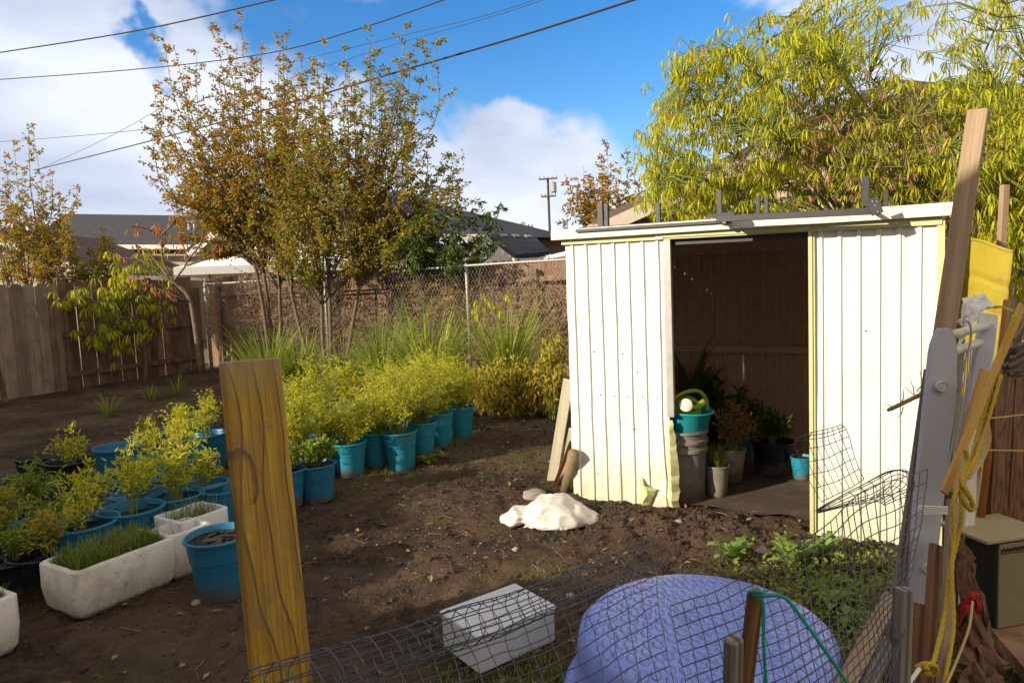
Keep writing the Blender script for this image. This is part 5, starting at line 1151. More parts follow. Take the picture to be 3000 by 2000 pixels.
inpot(1590, 1040, .14, .48, 'pot_black', 'tall black pot with broad sword leaves behind the watering can', plant=grassy(.55, 26, 'dark', .05, 1.0, .06))

# white sack
import bmesh
bm = bmesh.new(); bmesh.ops.create_icosphere(bm, subdivisions=6, radius=1)
def lerpf(x, pts_):
    for (a, b), (c, d) in zip(pts_, pts_[1:]):
        if x <= c: f = (x - a) / (c - a); f = f * f * (3 - 2 * f); return b + (d - b) * f
    return pts_[-1][1]
for v_ in bm.verts:
    x, y, z = v_.co; X_ = x * .335
    hh = lerpf(X_, [(-.335, .045), (-.26, .085), (-.175, .075), (-.06, .145), (.05, .15), (.15, .105), (.25, .055), (.335, .012)]); ww = lerpf(X_, [(-.335, .09), (-.25, .14), (-.185, .10), (-.05, .18), (.1, .18), (.25, .10), (.335, .03)])
    rr_ = math.hypot(y, z) + 1e-6; cy = y / rr_; cz = z / rr_; q_ = min(1, rr_ * 1.25) ** .6; k = Vector((X_, cy * ww * q_, max(0, cz) ** .62 * hh * q_))
    g_ = k - Vector((-.185, -.02, .03)); an = math.atan2(g_.y, g_.z) + .6 * noise.noise(k * 6); fal = math.exp(-abs(g_.x) * 7); cre = (1 - abs(math.sin(an * 4.5))) ** 2
    big = 1 - abs(noise.noise(Vector((k.x * 5 + k.z * 8, k.y * 7, k.z * 7 - k.x * 4)))) * 2.6; med = 1 - abs(noise.noise(Vector((k.x * 13 + k.z * 15, k.y * 9 + 3, k.z * 9)))) * 2.6
    k += Vector((x * .4, y * 1.2, max(z, 0) + .15)).normalized() * (-.016 * cre * fal + .014 * big + .006 * max(med, .0) - .004); k.z = max(k.z, .002); v_.co = k
me = bpy.data.meshes.new('sack'); bm.to_mesh(me); bm.free(); me.materials.append(simple('white_sack_plastic', (.66, .63, .58), (.60, .56, .51), 4, .45, .2, dirt=(.55, .45, .35), dirt_cut=(.6, .85)))
me.polygons.foreach_set('use_smooth', [True] * len(me.polygons)); sk = bpy.data.objects.new('sack', me); COL.objects.link(sk); p = G(1272, 1200); t = thing('white_sack', Vector((p.x, p.y, .02)), 'crumpled white plastic sack lying on the soil left of the shed panel', 'sack'); sk.parent = t; sk.name = 'bag_body'; t.rotation_euler = (0, 0, R(-6))
mb = MB(); rows = []
for i in range(10):
    u = i / 9; rows.append([Vector((-.18 + .01 * j + .22 * u, -.155 - .035 * math.sin(u * 3) + .02 * j, .004 + .012 * abs(math.sin(i * 1.7 + j)))) for j in range(3)])
mb.grid(rows); fl = mb.build('loose_flap', me.materials[0], None); fl.parent = t

# boards leaning by the shed corner
def board(name, a, b, w_, th, mat, label=None, cat=None, side=(1, 0, 0), group=None, parent=None, bev=.002, segs=1, warp=0):
    a = Vector(a); b = Vector(b); z = (b - a).normalized(); x = Vector(side); x = (x - z * x.dot(z)).normalized(); y = z.cross(x); l = (b - a).length
    mb = MB()
    mb.box((0, 0, l / 2), (w_, th, l), None, 0, bev); M4 = Matrix((x, y, z)).transposed().to_4x4(); M4.translation = a - (wloc(parent) if parent else Vector((0, 0, 0)))
    o = mb.build(name, M[mat] if isinstance(mat, str) else mat, None, False, label, cat, group)
    if parent: o.parent = parent
    o.matrix_local = M4 if parent else M4; return o
M['cream_board'] = wood('painted_cream_board', (.40, .36, .25), (.70, .66, .52), 8, .05, .7, .3, .2, island=False, wave=False)
M['old_wood'] = wood('old_grey_wood', (.10, .085, .075), (.30, .26, .22), 12, .05, .85, .5, .5, island=False)
M['brown_wood'] = wood('brown_stained_wood', (.055, .022, .010), (.20, .085, .032), 7, .10, .6, .3, .6, island=False)
lb = 'boards leaning on the shed corner'
board('plank', G(1268, 1104), W(1306, 872, 4.78), .075, .02, 'cream_board', 'longest cream board leaning against the left corner of the shed', 'board', (1, -.4, 0), lb)
board('plank', G(1291, 1110), W(1314, 985, 4.76), .045, .02, 'cream_board', 'shorter cream board leaning right of the longest one', 'board', (1, -.4, 0), lb)
board('plank', G(1275, 1112), W(1312, 1015, 4.70), .03, .02, 'brown_wood', 'thin reddish slat between the two cream boards', 'board', (1, -.4, 0), lb)
mb = MB(); a = G(1301, 1128); mb.tube([a, W(1318, 1040, 4.6)], [.045, .04], 12); solo(mb, 'pipe', simple('brown_pipe', (.26, .19, .10), (.18, .13, .07), 12, .7, .3), 'short brown tube standing against the shed corner behind the white sack', 'tube', smooth=True)
p = G(1285, 950); tp = G(1285, 945); t = thing('plant_pot', Vector((tp.x, tp.y, 0)), 'terracotta pot peeking out between yellow bush and shed corner', 'plant pot'); pot_meshes(t, .13, .28, M['terracotta'], .85)

# ---------------- foreground ----------------
def post_mat():
    m, nt, out = newmat('ochre_treated_wood'); t = NT(nt); v = t.coord((1, 1, .13)); o = t.coord()
    dist = t.noise(t.coord((1, 1, .35)), 3.2, 2, .5); x = t.n('ShaderNodeSeparateXYZ', {0: o}); 
    gr = t.math('ADD', t.math('MULTIPLY', x.outputs[0], 7.5), t.math('MULTIPLY', dist, 2.0)); gr = t.math('ADD', gr, t.math('MULTIPLY', x.outputs[2], .75))
    ring = t.math('FRACT', t.math('MULTIPLY', gr, 2.3)); fine = t.noise(t.coord((1, 1, .02)), 190, 4, .7); soft = t.noise(t.coord((1, 1, .2)), 16, 4, .6)
    c = t.mix(t.ramp(soft, [(.3, 0), (.7, 1)]), (.38, .215, .016), (.52, .33, .03))
    c = t.mix(t.ramp(ring, [(0, .0), (.82, .0), (.94, .95), (1, 0)]), c, (.055, .024, .012))
    c = t.mix(t.ramp(ring, [(.25, .0), (.75, .45), (.9, 0)]), c, (.22, .10, .02))
    c = t.mix(t.ramp(fine, [(.38, .6), (.58, 0)]), c, (.15, .065, .012))
    zt_ = t.noise(t.coord((1, 1, .03)), 60, 4, .7); c = t.mix(t.ramp(zt_, [(.30, .9), (.36, 0)]), c, (.05, .022, .008)); zt_ = t.noise(t.coord((1, 1, .4)), 22, 5, .7); c = t.mix(t.math('MULTIPLY', t.ramp(t.math('ADD', x.outputs[2], t.math('MULTIPLY', zt_, .16)), [(0, 0), (1, 1)]), 0.0), c, (.3, .3, .25))
    kn = t.n('ShaderNodeVectorMath', {0: t.n('ShaderNodeMapping', {0: o, 1: (.028, 0, -.43 * 1), 3: (22, 1, 8)}, vector_type='POINT').outputs[0]}, operation='LENGTH')
    Lp = POSTL; sep = x
    ex = t.math('DIVIDE', t.math('ADD', sep.outputs[0], .058), .050); ez = t.math('DIVIDE', t.math('SUBTRACT', sep.outputs[2], Lp - .29), .105)
    rdist = t.math('SQRT', t.math('ADD', t.math('MULTIPLY', ex, ex), t.math('MULTIPLY', ez, ez))); rdist = t.math('ADD', rdist, t.math('MULTIPLY', t.noise(o, 9, 3), .35))
    arc = t.ramp(rdist, [(.0, 0), (.70, 0), (.93, .95), (1.0, .3)]); arc = t.math('MULTIPLY', arc, t.math('LESS_THAN', rdist, 1.0)); arc = t.math('MULTIPLY', arc, t.math('GREATER_THAN', ez, -.5)); c = t.mix(arc, c, (.10, .045, .022))
    endz = t.math('SUBTRACT', sep.outputs[2], Lp - .10); c = t.mix(t.ramp(t.math('ADD', t.math('MULTIPLY', endz, 6.0), t.math('MULTIPLY', t.noise(o, 11, 5, .7), .5)), [(.25, 0), (.85, .75)]), c, (.30, .22, .11))
    hv = t.n('ShaderNodeTexVoronoi', {'Vector': t.coord((1, 0, 1)), 'Scale': 6.5}).outputs['Distance']; c = t.mix(t.math('LESS_THAN', hv, .022), c, (.02, .012, .008))
    gz = t.noise(o, 5, 5, .7); c = t.mix(t.ramp(gz, [(.50, 0), (.68, .7)]), c, (.17, .115, .055))
    t.bsdf(c, .55, t.bump(t.math('ADD', fine, t.math('MULTIPLY', ring, .5)), .35, .002), 0, .4, out); return m
a = W(648, 1568, 1.575); b = W(574, 826, 1.66); d = (a - b); a2 = b + d * (b.z / -d.z) ; ang = R(42)
POSTL = (b - a2).length
M['ochre'] = post_mat()
board('wooden_post', a2, b, .140, .038, 'ochre', 'thick ochre board with dark grain, upright in the left foreground', 'post', (math.cos(ang), math.sin(ang), 0), bev=.004)
# tub
tc_ = G(1618, 1430, .27); M['tub'] = None
m, nt, out = newmat('periwinkle_plastic'); t = NT(nt); v = t.n('ShaderNodeMapping', {0: t.n('ShaderNodeTexCoord').outputs['Object'], 2: (0, 0, .35), 3: (25, 16, 1)}).outputs[0]
wv = t.n('ShaderNodeTexVoronoi', {'Vector': v, 'Scale': 1.0, 'Randomness': .38}, voronoi_dimensions='2D'); z = t.n('ShaderNodeSeparateXYZ', {0: t.n('ShaderNodeNewGeometry').outputs['Normal']}).outputs[2]
dm = t.ramp(wv.outputs['Distance'], [(.0, 1), (.25, .9), (.36, .65), (.46, 0)]); dm = t.math('MULTIPLY', dm, t.math('GREATER_THAN', z, .75))
rad = t.n('ShaderNodeTexCoord').outputs['Object']
col = t.mix(t.ramp(t.noise(t.coord(), 3, 5), [(.3, 0), (.7, 1)]), (.20, .27, .72), (.27, .35, .80)); col = t.mix(t.ramp(t.noise(t.coord(), 8, 8, .75), [(.60, 0), (.75, .5)]), col, (.28, .26, .36))
t.bsdf(col, .42, t.bump(dm, 1.0, .012), 0, .5, out); M['tub'] = m
t = thing('paddling_pool', Vector((tc_.x, tc_.y, 0)), 'upturned round periwinkle blue plastic paddling pool with pebbled base behind the mesh', 'paddling pool')
mb = MB(); prof = [(.0, .272), (.12, .274), (.25, .273), (.36, .272), (.41, .270), (.445, .262), (.462, .245), (.47, .20), (.478, .15), (.472, .13), (.488, .10), (.50, .045), (.515, .04), (.535, .03), (.53, .015), (.50, .012)]
mb.lathe([(a_ * .95, b_) for a_, b_ in prof[::-1]], n=96); 
V = []
for v_ in mb.v:
    v_ = Vector(v_); a = math.atan2(v_.y, v_.x); r_ = v_.xy.length
    if r_ > .40 and v_.z > .05: k = 1 + .010 * math.sin(a * 26) * (r_ > .44) + .018 * noise.noise(Vector((math.cos(a) * 2, math.sin(a) * 2, v_.z * 5))); v_.x *= k; v_.y *= k
    v_.z += .010 * noise.noise(Vector((v_.x * 4, v_.y * 4, 0))) if v_.z > .1 else 0
    V.append(tuple(v_ + Vector((tc_.x, tc_.y, 0))))
mb.v = V; mb.build('shell', M['tub'], t, smooth=True)
mb = MB(); c0 = Vector((tc_.x - .02, tc_.y + .04, .277)); 
for k in range(3): mb.tube([c0 + Vector((math.cos(a_) * (.035 + .012 * k), math.sin(a_) * (.035 + .012 * k), 0)) for a_ in [j * .4 for j in range(3 + k, 12 - k)]], .0012, 4)
mb.build('moulded_mark', M['tub'], t)
# foam box under the mesh
n_ = G(1101, 1554); r_1 = G(1283, 1472); l_1 = G(990, 1497); u = (r_1 - n_).normalized(); L_ = .40; v = Vector((-u.y, u.x, 0)); wv_ = .29
t = thing('foam_box', n_ + u * L_ / 2 + v * wv_ / 2, 'clean white foam box with closed lid on the ground behind the wire mesh', 'box'); c = n_ + u * L_ / 2 + v * wv_ / 2; M3 = Matrix((u, v, UP)).transposed()
mb = MB(); mb.box(c + UP * .062, (L_ - .012, wv_ - .012, .124), M3, 0, .008); mb.build('box', M['foam_new'], t)
mb = MB(); mb.box(c + UP * .143, (L_, wv_, .034), M3, 0, .006); li = mb.build('lid', M['foam_new'], t)
mb = MB()
for i in range(22):
    for j in range(5): mb.lathe([(.0022, 0), (.0, .0015)], c + M3 @ Vector((-.13 + i * .0125, -.055 + j * .012, .1605)), 5)
mb.build('moulded_dots', simple('foam_dots', (.45, .46, .5), None, 5, .8, 0), li)
mb = MB(); mb.box(c + M3 @ Vector((-.11, -.105, .1605)), (.065, .032, .0012), M3); mb.build('mud_stain', simple('mud_stain', (.30, .22, .14), (.6, .55, .48), 60, .9, .3), li)
# stakes
M['bark_stake'] = wood('brown_stake', (.10, .045, .018), (.32, .17, .06), 16, .08, .7, .4, .6, island=False)
a = W(1712, 1568, 1.52); b = W(1737, 1352, 1.50); d = a - b; e = b + d * (b.z / -d.z); mb = MB(); mb.box((0, 0, 0), (.036, .034, 1))
board('stake', e, b, .040, .034, 'bark_stake', 'brown round topped stake with green rope tied round its head', 'stake', (1, .3, 0), 'stakes in front of the blue pool', bev=.012)
a = W(1683, 1568, 1.47); b = W(1685, 1462, 1.46); d = a - b; e = b + d * (b.z / -d.z)
board('stake', e, b, .042, .034, 'old_wood', 'shorter weathered grey stake left of the brown one', 'stake', (1, .6, 0), 'stakes in front of the blue pool', bev=.008)
M['rope_green'] = simple('green_rope', (.01, .32, .20), (.005, .22, .14), 200, .6, 1.0)
mb = MB(); mb.tube(catmull([W(1731, 1362, 1.46), W(1760, 1367, 1.46), W(1803, 1372, 1.45), (W(1850, 1430, 1.43)), W(1900, 1500, 1.41), W(1950, 1572, 1.4), W(2010, 1660, 1.38)], 8), .0042, 8)
mb.tube(catmull([W(1731, 1362, 1.46), W(1752, 1385, 1.465), W(1754, 1480, 1.46), W(1762, 1600, 1.45)], 6), .004, 8); mb.tube(catmull([W(1722, 1360, 1.475), W(1738, 1357, 1.455), W(1757, 1362, 1.475), W(1756, 1368, 1.53), W(1725, 1364, 1.53), W(1722, 1360, 1.475)], 6), .0042, 8)
solo(mb, 'rope', M['rope_green'], 'bright green rope tied to the brown stake and running down right', 'rope', smooth=True)

# wire mesh
M['wire'] = simple('dull_wire', (.13, .13, .14), (.08, .078, .08), 60, .5, .1, metal=.45)
def bicubic(ctrl):
    nr = len(ctrl); nc = len(ctrl[0]); C_ = [[W(*p) for p in row] for row in ctrl]
    def cm(p, t):
        n = len(p) - 1; x = min(max(t, 0), 1) * n; i = min(int(x), n - 1); f = x - i; b = p[i]; c = p[i + 1]; a = p[i - 1] if i > 0 else b * 2 - c; d = p[i + 2] if i + 2 <= n else c * 2 - b
        return .5 * ((2 * b) + (c - a) * f + (2 * a - 5 * b + 4 * c - d) * f * f + (3 * b - a - 3 * c + d) * f ** 3)
    def Sf(u, v): return cm([cm(row, u) for row in C_], v)
    return Sf
def wire_sheet(Sf, nu, nv, rad=.00145, jit=.003, seed=0, ragu=0, ragv=0, m=18):
    rr = random.Random(seed); mb = MB()
    def P(u, v): p = Sf(u, v); return p + Vector((noise.noise(p * 9 + Vector((seed, 0, 0))), noise.noise(p * 9 + Vector((0, 7 + seed, 0))), noise.noise(p * 9 + Vector((3, 0, seed))))) * jit * 3
    for i in range(nu + 1):
        u = i / nu; v0 = -ragv * rr.random(); mb.tube([P(u, v0 + (1 - v0) * j / m) for j in range(m + 1)], rad, 4, cap=False)
    for i in range(nv + 1):
        v = i / nv; u0 = -ragu * rr.random(); u1 = 1 + ragu * rr.random(); mb.tube([P(u0 + (u1 - u0) * j / m, v) for j in range(m + 1)], rad, 4, cap=False)
    return mb
t = thing('wire_mesh', W(1500, 1500, 1.7) * Vector((1, 1, 0)).length * 0 + Vector((W(1500, 1500, 1.7).x, 1.7, 0)), 'sagging grey welded wire mesh with a rolled top edge across the foreground', 'wire mesh')
A = W(585, 1596, 1.18); B = W(1505, 1268, 2.35); ax = (B - A).normalized(); X = ax.cross(UP).normalized(); Y = X.cross(ax).normalized()
mb = MB(); nr_ = 30; rr = random.Random(5)
def ringp(u, a): 
    r_ = .046 + .010 * noise.noise(Vector((u * 6, math.cos(a), math.sin(a)))); sag = .02 * math.sin(u * math.pi) + .012 * noise.noise(Vector((u * 5, 0, 8))); c = A.lerp(B, u) - UP * sag; return c + X * math.cos(a) * r_ * 1.15 + Y * math.sin(a) * r_
for i in range(nr_ + 1): mb.tube([ringp(i / nr_, k / 16 * 2 * math.pi + 0) for k in range(0, 19)], .0015, 4, cap=False)
for k in range(9):
    a = k / 9 * 2 * math.pi; mb.tube([ringp(j / 36, a + .25 * math.sin(j / 36 * 4)) for j in range(37)], .0015, 4, cap=False)
mb.build('rolled_edge', M['wire'], t)
S1 = bicubic([[(600, 1600, 1.14), (900, 1500, 1.42), (1190, 1400, 1.75), (1505, 1285, 2.3)], [(680, 1760, 1.08), (960, 1650, 1.3), (1240, 1550, 1.52), (1515, 1400, 1.9)], [(720, 1950, 1.05), (1010, 1840, 1.22), (1300, 1740, 1.38), (1560, 1620, 1.58)]])
wire_sheet(S1, 21, 11, seed=1, ragu=.02, m=22).build('front_sheet', M['wire'], t)
S2 = bicubic([[(1535, 1392, 1.62), (1722, 1322, 1.72), (1890, 1215, 1.85), (1990, 1125, 1.95), (2132, 1082, 2.05)], [(1575, 1570, 1.5), (1765, 1490, 1.58), (1905, 1420, 1.7), (2010, 1340, 1.8), (2105, 1265, 1.95)], [(1610, 1760, 1.4), (1810, 1660, 1.5), (1930, 1560, 1.6), (2015, 1455, 1.72), (2075, 1380, 1.8)], [(1660, 1960, 1.35), (1870, 1850, 1.4), (1960, 1720, 1.5), (2030, 1600, 1.6), (2078, 1440, 1.7)]])
wire_sheet(S2, 28, 19, seed=2, ragv=.03, ragu=.015, m=26).build('side_sheet', M['wire'], t)
S3 = bicubic([[(1845, 1002, 2.42), (1890, 988, 2.42), (1935, 972, 2.42)], [(1828, 1022, 2.5), (1885, 1008, 2.5), (1945, 988, 2.5)], [(1850, 1085, 2.45), (1910, 1065, 2.47), (1962, 1045, 2.5)], [(1885, 1150, 2.4), (1940, 1125, 2.42), (1985, 1100, 2.45)]])
wire_sheet(S3, 8, 7, seed=3, ragu=.06, ragv=.08, m=14).build('torn_flap', M['wire'], t)
S4 = bicubic([[(1873, 1173, 2.3), (1960, 1120, 2.3), (2035, 1085, 2.3), (2080, 1078, 2.3)], [(1874, 1174, 2.28), (1975, 1118, 2.25), (2060, 1080, 2.2), (2100, 1090, 2.2)], [(1876, 1175, 2.26), (1990, 1140, 2.2), (2060, 1110, 2.15), (2095, 1130, 2.15)], [(1878, 1176, 2.25), (1960, 1160, 2.2), (2010, 1150, 2.15), (2030, 1160, 2.12)]])
wire_sheet(S4, 12, 8, seed=4, ragu=.02, m=16).build('curled_edge', M['wire'], t)
# ---------------- clutter at the right ----------------
M['timber'] = wood('tan_timber', (.22, .14, .08), (.50, .37, .24), 9, .05, .75, .4, .4, island=False, wave=False)
M['timber_light'] = wood('pale_new_timber', (.42, .22, .05), (.62, .38, .11), 10, .05, .7, .3, .2, island=False, wave=False)
a = W(2170, 755, 2.86); b = W(2247, 254, 2.95); d = a - b; e = b + d * (b.z / -d.z); sd = Vector((.75, -.66, 0))
t = thing('leaning_timber', e, 'long tan timber leaning in front of the right edge of the shed', 'timber')
board('timber_beam', e, b, .074, .045, 'timber', None, None, sd, bev=.003, parent=t)
zz = (b - e).normalized(); board('end_block', b - zz * .07 + Vector((.045, .055, 0)), b + Vector((.045, .055, -.012)), .034, .04, 'timber', None, None, sd, parent=t)
b2 = W(2308, 425, 3.9); board('upright_stick', W(2292, 700, 3.9) * 1.0, b2, .042, .03, 'timber', None, 'timber', (1, .2, 0)); o = bpy.data.objects['upright_stick']; tag(o, 'pale wooden stick rising behind the yellow metal panel', 'timber')
b3 = W(2196, 455, 3.75)
# yellow metal panel
M['yellow_metal'] = simple('yellow_painted_metal', (.40, .31, .035), (.34, .27, .03), 5, .5, .2, dirt=(.30, .22, .04))
t = thing('siding_sheet', Vector((W(2265, 700, 3.5).x, 3.6, 0)), 'curved yellow metal siding panel with horizontal ribs right of the shed', 'metal sheet')
tl = W(2200, 548, 3.75); tr = W(2333, 572, 3.35); mb = MB(); rows = []
for i in range(46):
    u = i / 45; z0 = tl.z * (1 - u) + .25 * u; k = (z0 / .145) % 1; rib = -.016 if k < .13 else 0; row = []
    for j in range(12):
        v = j / 11; p = tl.lerp(tr, v); p.z = z0 + (tr.z - tl.z) * v * (1 - u) + .012 * math.sin(v * 5) * (1 - u); q = Vector((-.2 * math.sin(u * 1.2), 0, 0)) * .5; n = Vector((-.35, -.93, 0)); row.append(p + q + n * (rib - .06 * (2 * v - 1) ** 2 * .6))
    rows.append(row)
mb.grid(rows); mb.build('siding', M['yellow_metal'], t); mb = MB(); mb.tube([rows[0][j] for j in range(12)], .008, 6); mb.build('folded_edge', M['yellow_metal'], t)
# white paper / plastic
M['white_sheet'] = simple('white_plastic_sheet', (.78, .77, .74), (.7, .7, .68), 6, .5, .2)
def crumple(name, pts, label, cat, mat, amp=.02, seed=0, nu=14, nv=10, group=None):
    Sf = bicubic(pts); mb = MB(); mb.grid([[Sf(i / nu, j / nv) + Vector((noise.noise(Vector((i * .5, j * .5, seed))), noise.noise(Vector((i * .5, j * .5, seed + 5))), noise.noise(Vector((i * .5, j * .5, seed + 9))))) * amp for j in range(nv + 1)] for i in range(nu + 1)])
    return solo(mb, name, mat, label, cat, group)
crumple('plastic_sheet', [[(2205, 735, 3.1), (2215, 690, 3.1), (2245, 675, 3.15), (2282, 698, 3.2)], [(2205, 760, 3.1), (2225, 730, 3.08), (2250, 712, 3.1), (2284, 702, 3.15)], [(2200, 800, 3.1), (2222, 765, 3.06), (2240, 730, 3.08), (2262, 712, 3.1)]], 'crumpled white plastic caught between the timber and the yellow panel', 'plastic sheet', M['white_sheet'], seed=2)
# white board behind the frame
board('white_board', W(2205, 1300, 2.9), W(2270, 720, 3.0), .11, .012, M['white_sheet'], 'white slatted board standing behind the grey plastic frame', 'board', (1, .3, 0))
board('white_board', Vector((W(2218, 1200, 2.75).x, 2.75, 0.06)), W(2232, 985, 2.8), .055, .02, M['cream'], 'cream board low between yellow rope and brown panel', 'board', (1, .3, 0))
# grey plastic frame
M['lav'] = simple('lavender_grey_plastic', (.40, .40, .44), (.36, .36, .40), 6, .45, .08, dirt=(.24, .24, .27), dirt_cut=(.6, .85)); M['strap'] = simple('grey_cord', (.30, .28, .25), (.42, .39, .34), 60, .8, .4)
t = thing('folding_rack', Vector((W(2120, 1400, 2.5).x, 2.5, 0.0)), 'grey lavender plastic folding frame with round knobs standing in front of the right panel', 'rack')
def leg(pts, ws, d0, d1, th, nm='leg'):
    mb = MB(); rows = []; k = len(pts); F_ = []; 
    n = 28; out_ = []
    for i in range(n + 1):
        u = i / n * (k - 1); j = min(int(u), k - 2); f = u - j; x = pts[j][0] * (1 - f) + pts[j + 1][0] * f; y = pts[j][1] * (1 - f) + pts[j + 1][1] * f; w_ = ws[j] * (1 - f) + ws[j + 1] * f; d = d0 + (d1 - d0) * i / n
        L1 = W(x - w_ / 2, y, d); R1 = W(x + w_ / 2, y - 2, d); e = min(i, n - i); sc = 1 if e > 2 else (0.45, .78, .94)[e]; c = (L1 + R1) / 2; h = (R1 - L1) / 2 * sc; nn = Vector((.12, 1, 0)).normalized() * th / 2
        rows.append([c - h * .9 - nn, c + h * .9 - nn, c + h - nn * .7, c + h + nn * .7, c + h * .9 + nn, c - h * .9 + nn, c - h + nn * .7, c - h - nn * .7, c - h * .9 - nn])
    mb.grid(rows); mb.add(rows[0][:8], [tuple(range(8))]); mb.add(rows[-1][:8], [tuple(range(8))[::-1]]); o = mb.build(nm, M['lav'], t); smooth_by_angle(o, 40); return o
l1 = leg([(2168, 755), (2160, 885), (2131, 1155), (2124, 1233), (2110, 1407)], [56, 68, 65, 61, 46], 2.55, 2.40, .035)
for x, y, r_ in ((2155, 886, .021), (2121, 1299, .019)):
    mb = MB(); c = W(x, y, 2.50 if y < 1000 else 2.425) - Vector((0, .015, 0)); n = Vector((-.1, -1, .1)).normalized(); X = n.orthogonal().normalized(); mb.lathe([(r_, -.01), (r_, .01), (r_ * .85, .016), (r_ * .8, .012), (r_ * .3, .012), (r_ * .25, .016), (0, .016)], c, 24, rot=Matrix((X, n.cross(X), n)).transposed()); mb.build('knob', simple('cream_knob', (.55, .55, .50), None, 8, .5, 0), l1, smooth=False)
l2 = leg([(2268, 745), (2258, 805), (2222, 985), (2196, 1130)], [38, 40, 36, 34], 3.0, 2.75, .04)
for (x0, y0, x1, y1) in ((2190, 768, 2266, 748), (2190, 806, 2256, 785)): mb = MB(); mb.tube([W(x0, y0, 2.53), W(x1, y1, 2.98)], .017, 10); mb.build('cross_bar', M['cream'], t, smooth=True)
mb = MB(); rr = random.Random(3)
for i in range(9): x = 2196 + i * 5; mb.tube(catmull([W(x, 806 - i * 2, 2.56 + i * .045), W(x - 12, 930, 2.6 + i * .03), W(x - 32 - i * 1.5, 1080 + rr.uniform(-30, 40), 2.55 + i * .02), W(x - 42 - i * 3, 1130, 2.5 + i * .02)], 5), .0028, 5)
mb.build('cord_netting', M['strap'], t)
mb = MB(); mb.tube(catmull([W(2196, 742, 2.55), W(2222, 738, 2.6), W(2230, 760, 2.6), W(2226, 800, 2.6), W(2212, 850, 2.55), W(2200, 900, 2.55)], 6), .004, 6); mb.build('looped_cord', M['strap'], t, smooth=True)
mb = MB(); q0 = W(2096, 1156, 2.45); q1 = W(2165, 1158, 2.42)
for k in range(5): mb.tube([q0 - UP * .007 * k + Vector((0, -.03, 0)), q1 - UP * .006 * k + Vector((0, -.03, 0))], .004, 6)
mb.build('tape_band', M['white_sheet'], l1)
# dark board left of the frame
board('dark_board', Vector((W(2052, 1330, 2.62).x, 2.62, .02)), W(2140, 850, 2.75), .062, .02, 'old_wood', 'dark thin board leaning left of the grey plastic frame', 'board', (1, .2, 0))
# grey post with mesh gathered on top
a = W(2068, 1568, 1.70); b = W(2075, 1350, 1.72); d = a - b; e = b + d * (b.z / -d.z); board('wooden_post', e, b, .036, .034, 'old_wood', 'slim grey post under the bunched mesh in the right foreground', 'post', (1, .2, 0))
for i, (x0, y0, d0, x1, y1, d1, w_, mt, lab) in enumerate([(2094, 1700, 2.0, 2112, 1385, 2.15, .05, 'brown_wood', 'dark brown upright board just right of the slim grey post'),
        (2120, 1700, 2.1, 2150, 1250, 2.35, .045, 'brown_wood', 'reddish dark board between the plastic leg and yellow rope'), (1925, 1600, 2.0, 2048, 1370, 2.35, .055, 'timber', 'short tan diagonal board under the mesh'),
        (1960, 1640, 2.0, 2040, 1470, 2.2, .05, 'old_wood', 'lower grey diagonal board right of the blue pool'), (2165, 1700, 2.3, 2190, 1150, 2.6, .05, 'timber', 'tan upright stud behind the yellow rope')]):
    a = W(x0, y0, d0); b = W(x1, y1, d1); a.z = max(a.z, .01) if a.z < 0 else a.z; board('plank', a, b, w_, .022, mt, lab, 'board', (1, .35, 0), 'scrap boards in the right foreground')
# rope bundle
M['rope_y'] = simple('yellow_rope', (.60, .42, .03), (.45, .28, .02), 160, .7, 1.0, dist=.004); M['twine'] = simple('straw_twine', (.55, .40, .16), (.45, .32, .12), 100, .8, .4); M['red'] = simple('red_rag', (.45, .02, .015), (.3, .015, .01), 8, .8, .3)
def rope(pts, r, label, name='rope', mat='rope_y', ply=True, group=None, cat='rope', k=8):
    c = catmull([W(*p) for p in pts], k); mb = MB()
    if ply:
        for q in range(3):
            pp = []
            for i, p in enumerate(c):
                tn = (c[min(i + 1, len(c) - 1)] - c[max(i - 1, 0)]).normalized(); x = tn.orthogonal(); x = (Vector((1, .3, 0)) - tn * tn.x).normalized(); y = tn.cross(x); a = i * .9 + q * 2.094; pp.append(p + (x * math.cos(a) + y * math.sin(a)) * r * .55)
            mb.tube(pp, r * .62, 5)
    else: mb.tube(c, r, 6)
    return solo(mb, name, M[mat], label, cat, group, smooth=True)
yg = 'yellow ropes hanging from the lath'
rope([(2330, 722, 2.5), (2290, 850, 2.45), (2260, 950, 2.4), (2240, 1020, 2.35), (2228, 1080, 2.3), (2205, 1120, 2.25), (2210, 1170, 2.2), (2200, 1230, 2.2), (2182, 1310, 2.15), (2172, 1400, 2.1), (2150, 1500, 2.0), (2138, 1532, 1.95)], .007, 'thick yellow rope running down the lath to a knot at bottom', group=yg, k=12)
rope([(2300, 860, 2.42), (2262, 990, 2.36), (2232, 1070, 2.28), (2192, 1140, 2.2), (2190, 1230, 2.18), (2186, 1330, 2.12), (2190, 1440, 2.05), (2170, 1560, 1.95), (2150, 1640, 1.9)], .006, 'second yellow rope hanging straight beside the knotted one', group=yg, k=12)
rope([(2205, 1120, 2.22), (2215, 1150, 2.2), (2228, 1170, 2.2), (2235, 1160, 2.2), (2222, 1130, 2.2), (2208, 1100, 2.22), (2222, 1060, 2.25), (2216, 1030, 2.25)], .008, 'tangled yellow rope loop at the foot of the lath', group=yg)
rope([(2106, 1532, 1.93), (2125, 1524, 1.92), (2148, 1530, 1.93), (2146, 1546, 1.95), (2122, 1545, 1.95), (2108, 1540, 1.97), (2130, 1533, 1.9)], .008, 'yellow rope knot low in the right foreground', group=yg, k=8)
rope([(2282, 705, 3.15), (2300, 705, 3.0), (2330, 715, 2.6)], .006, 'short yellow cord between white plastic and lath top', group=yg)
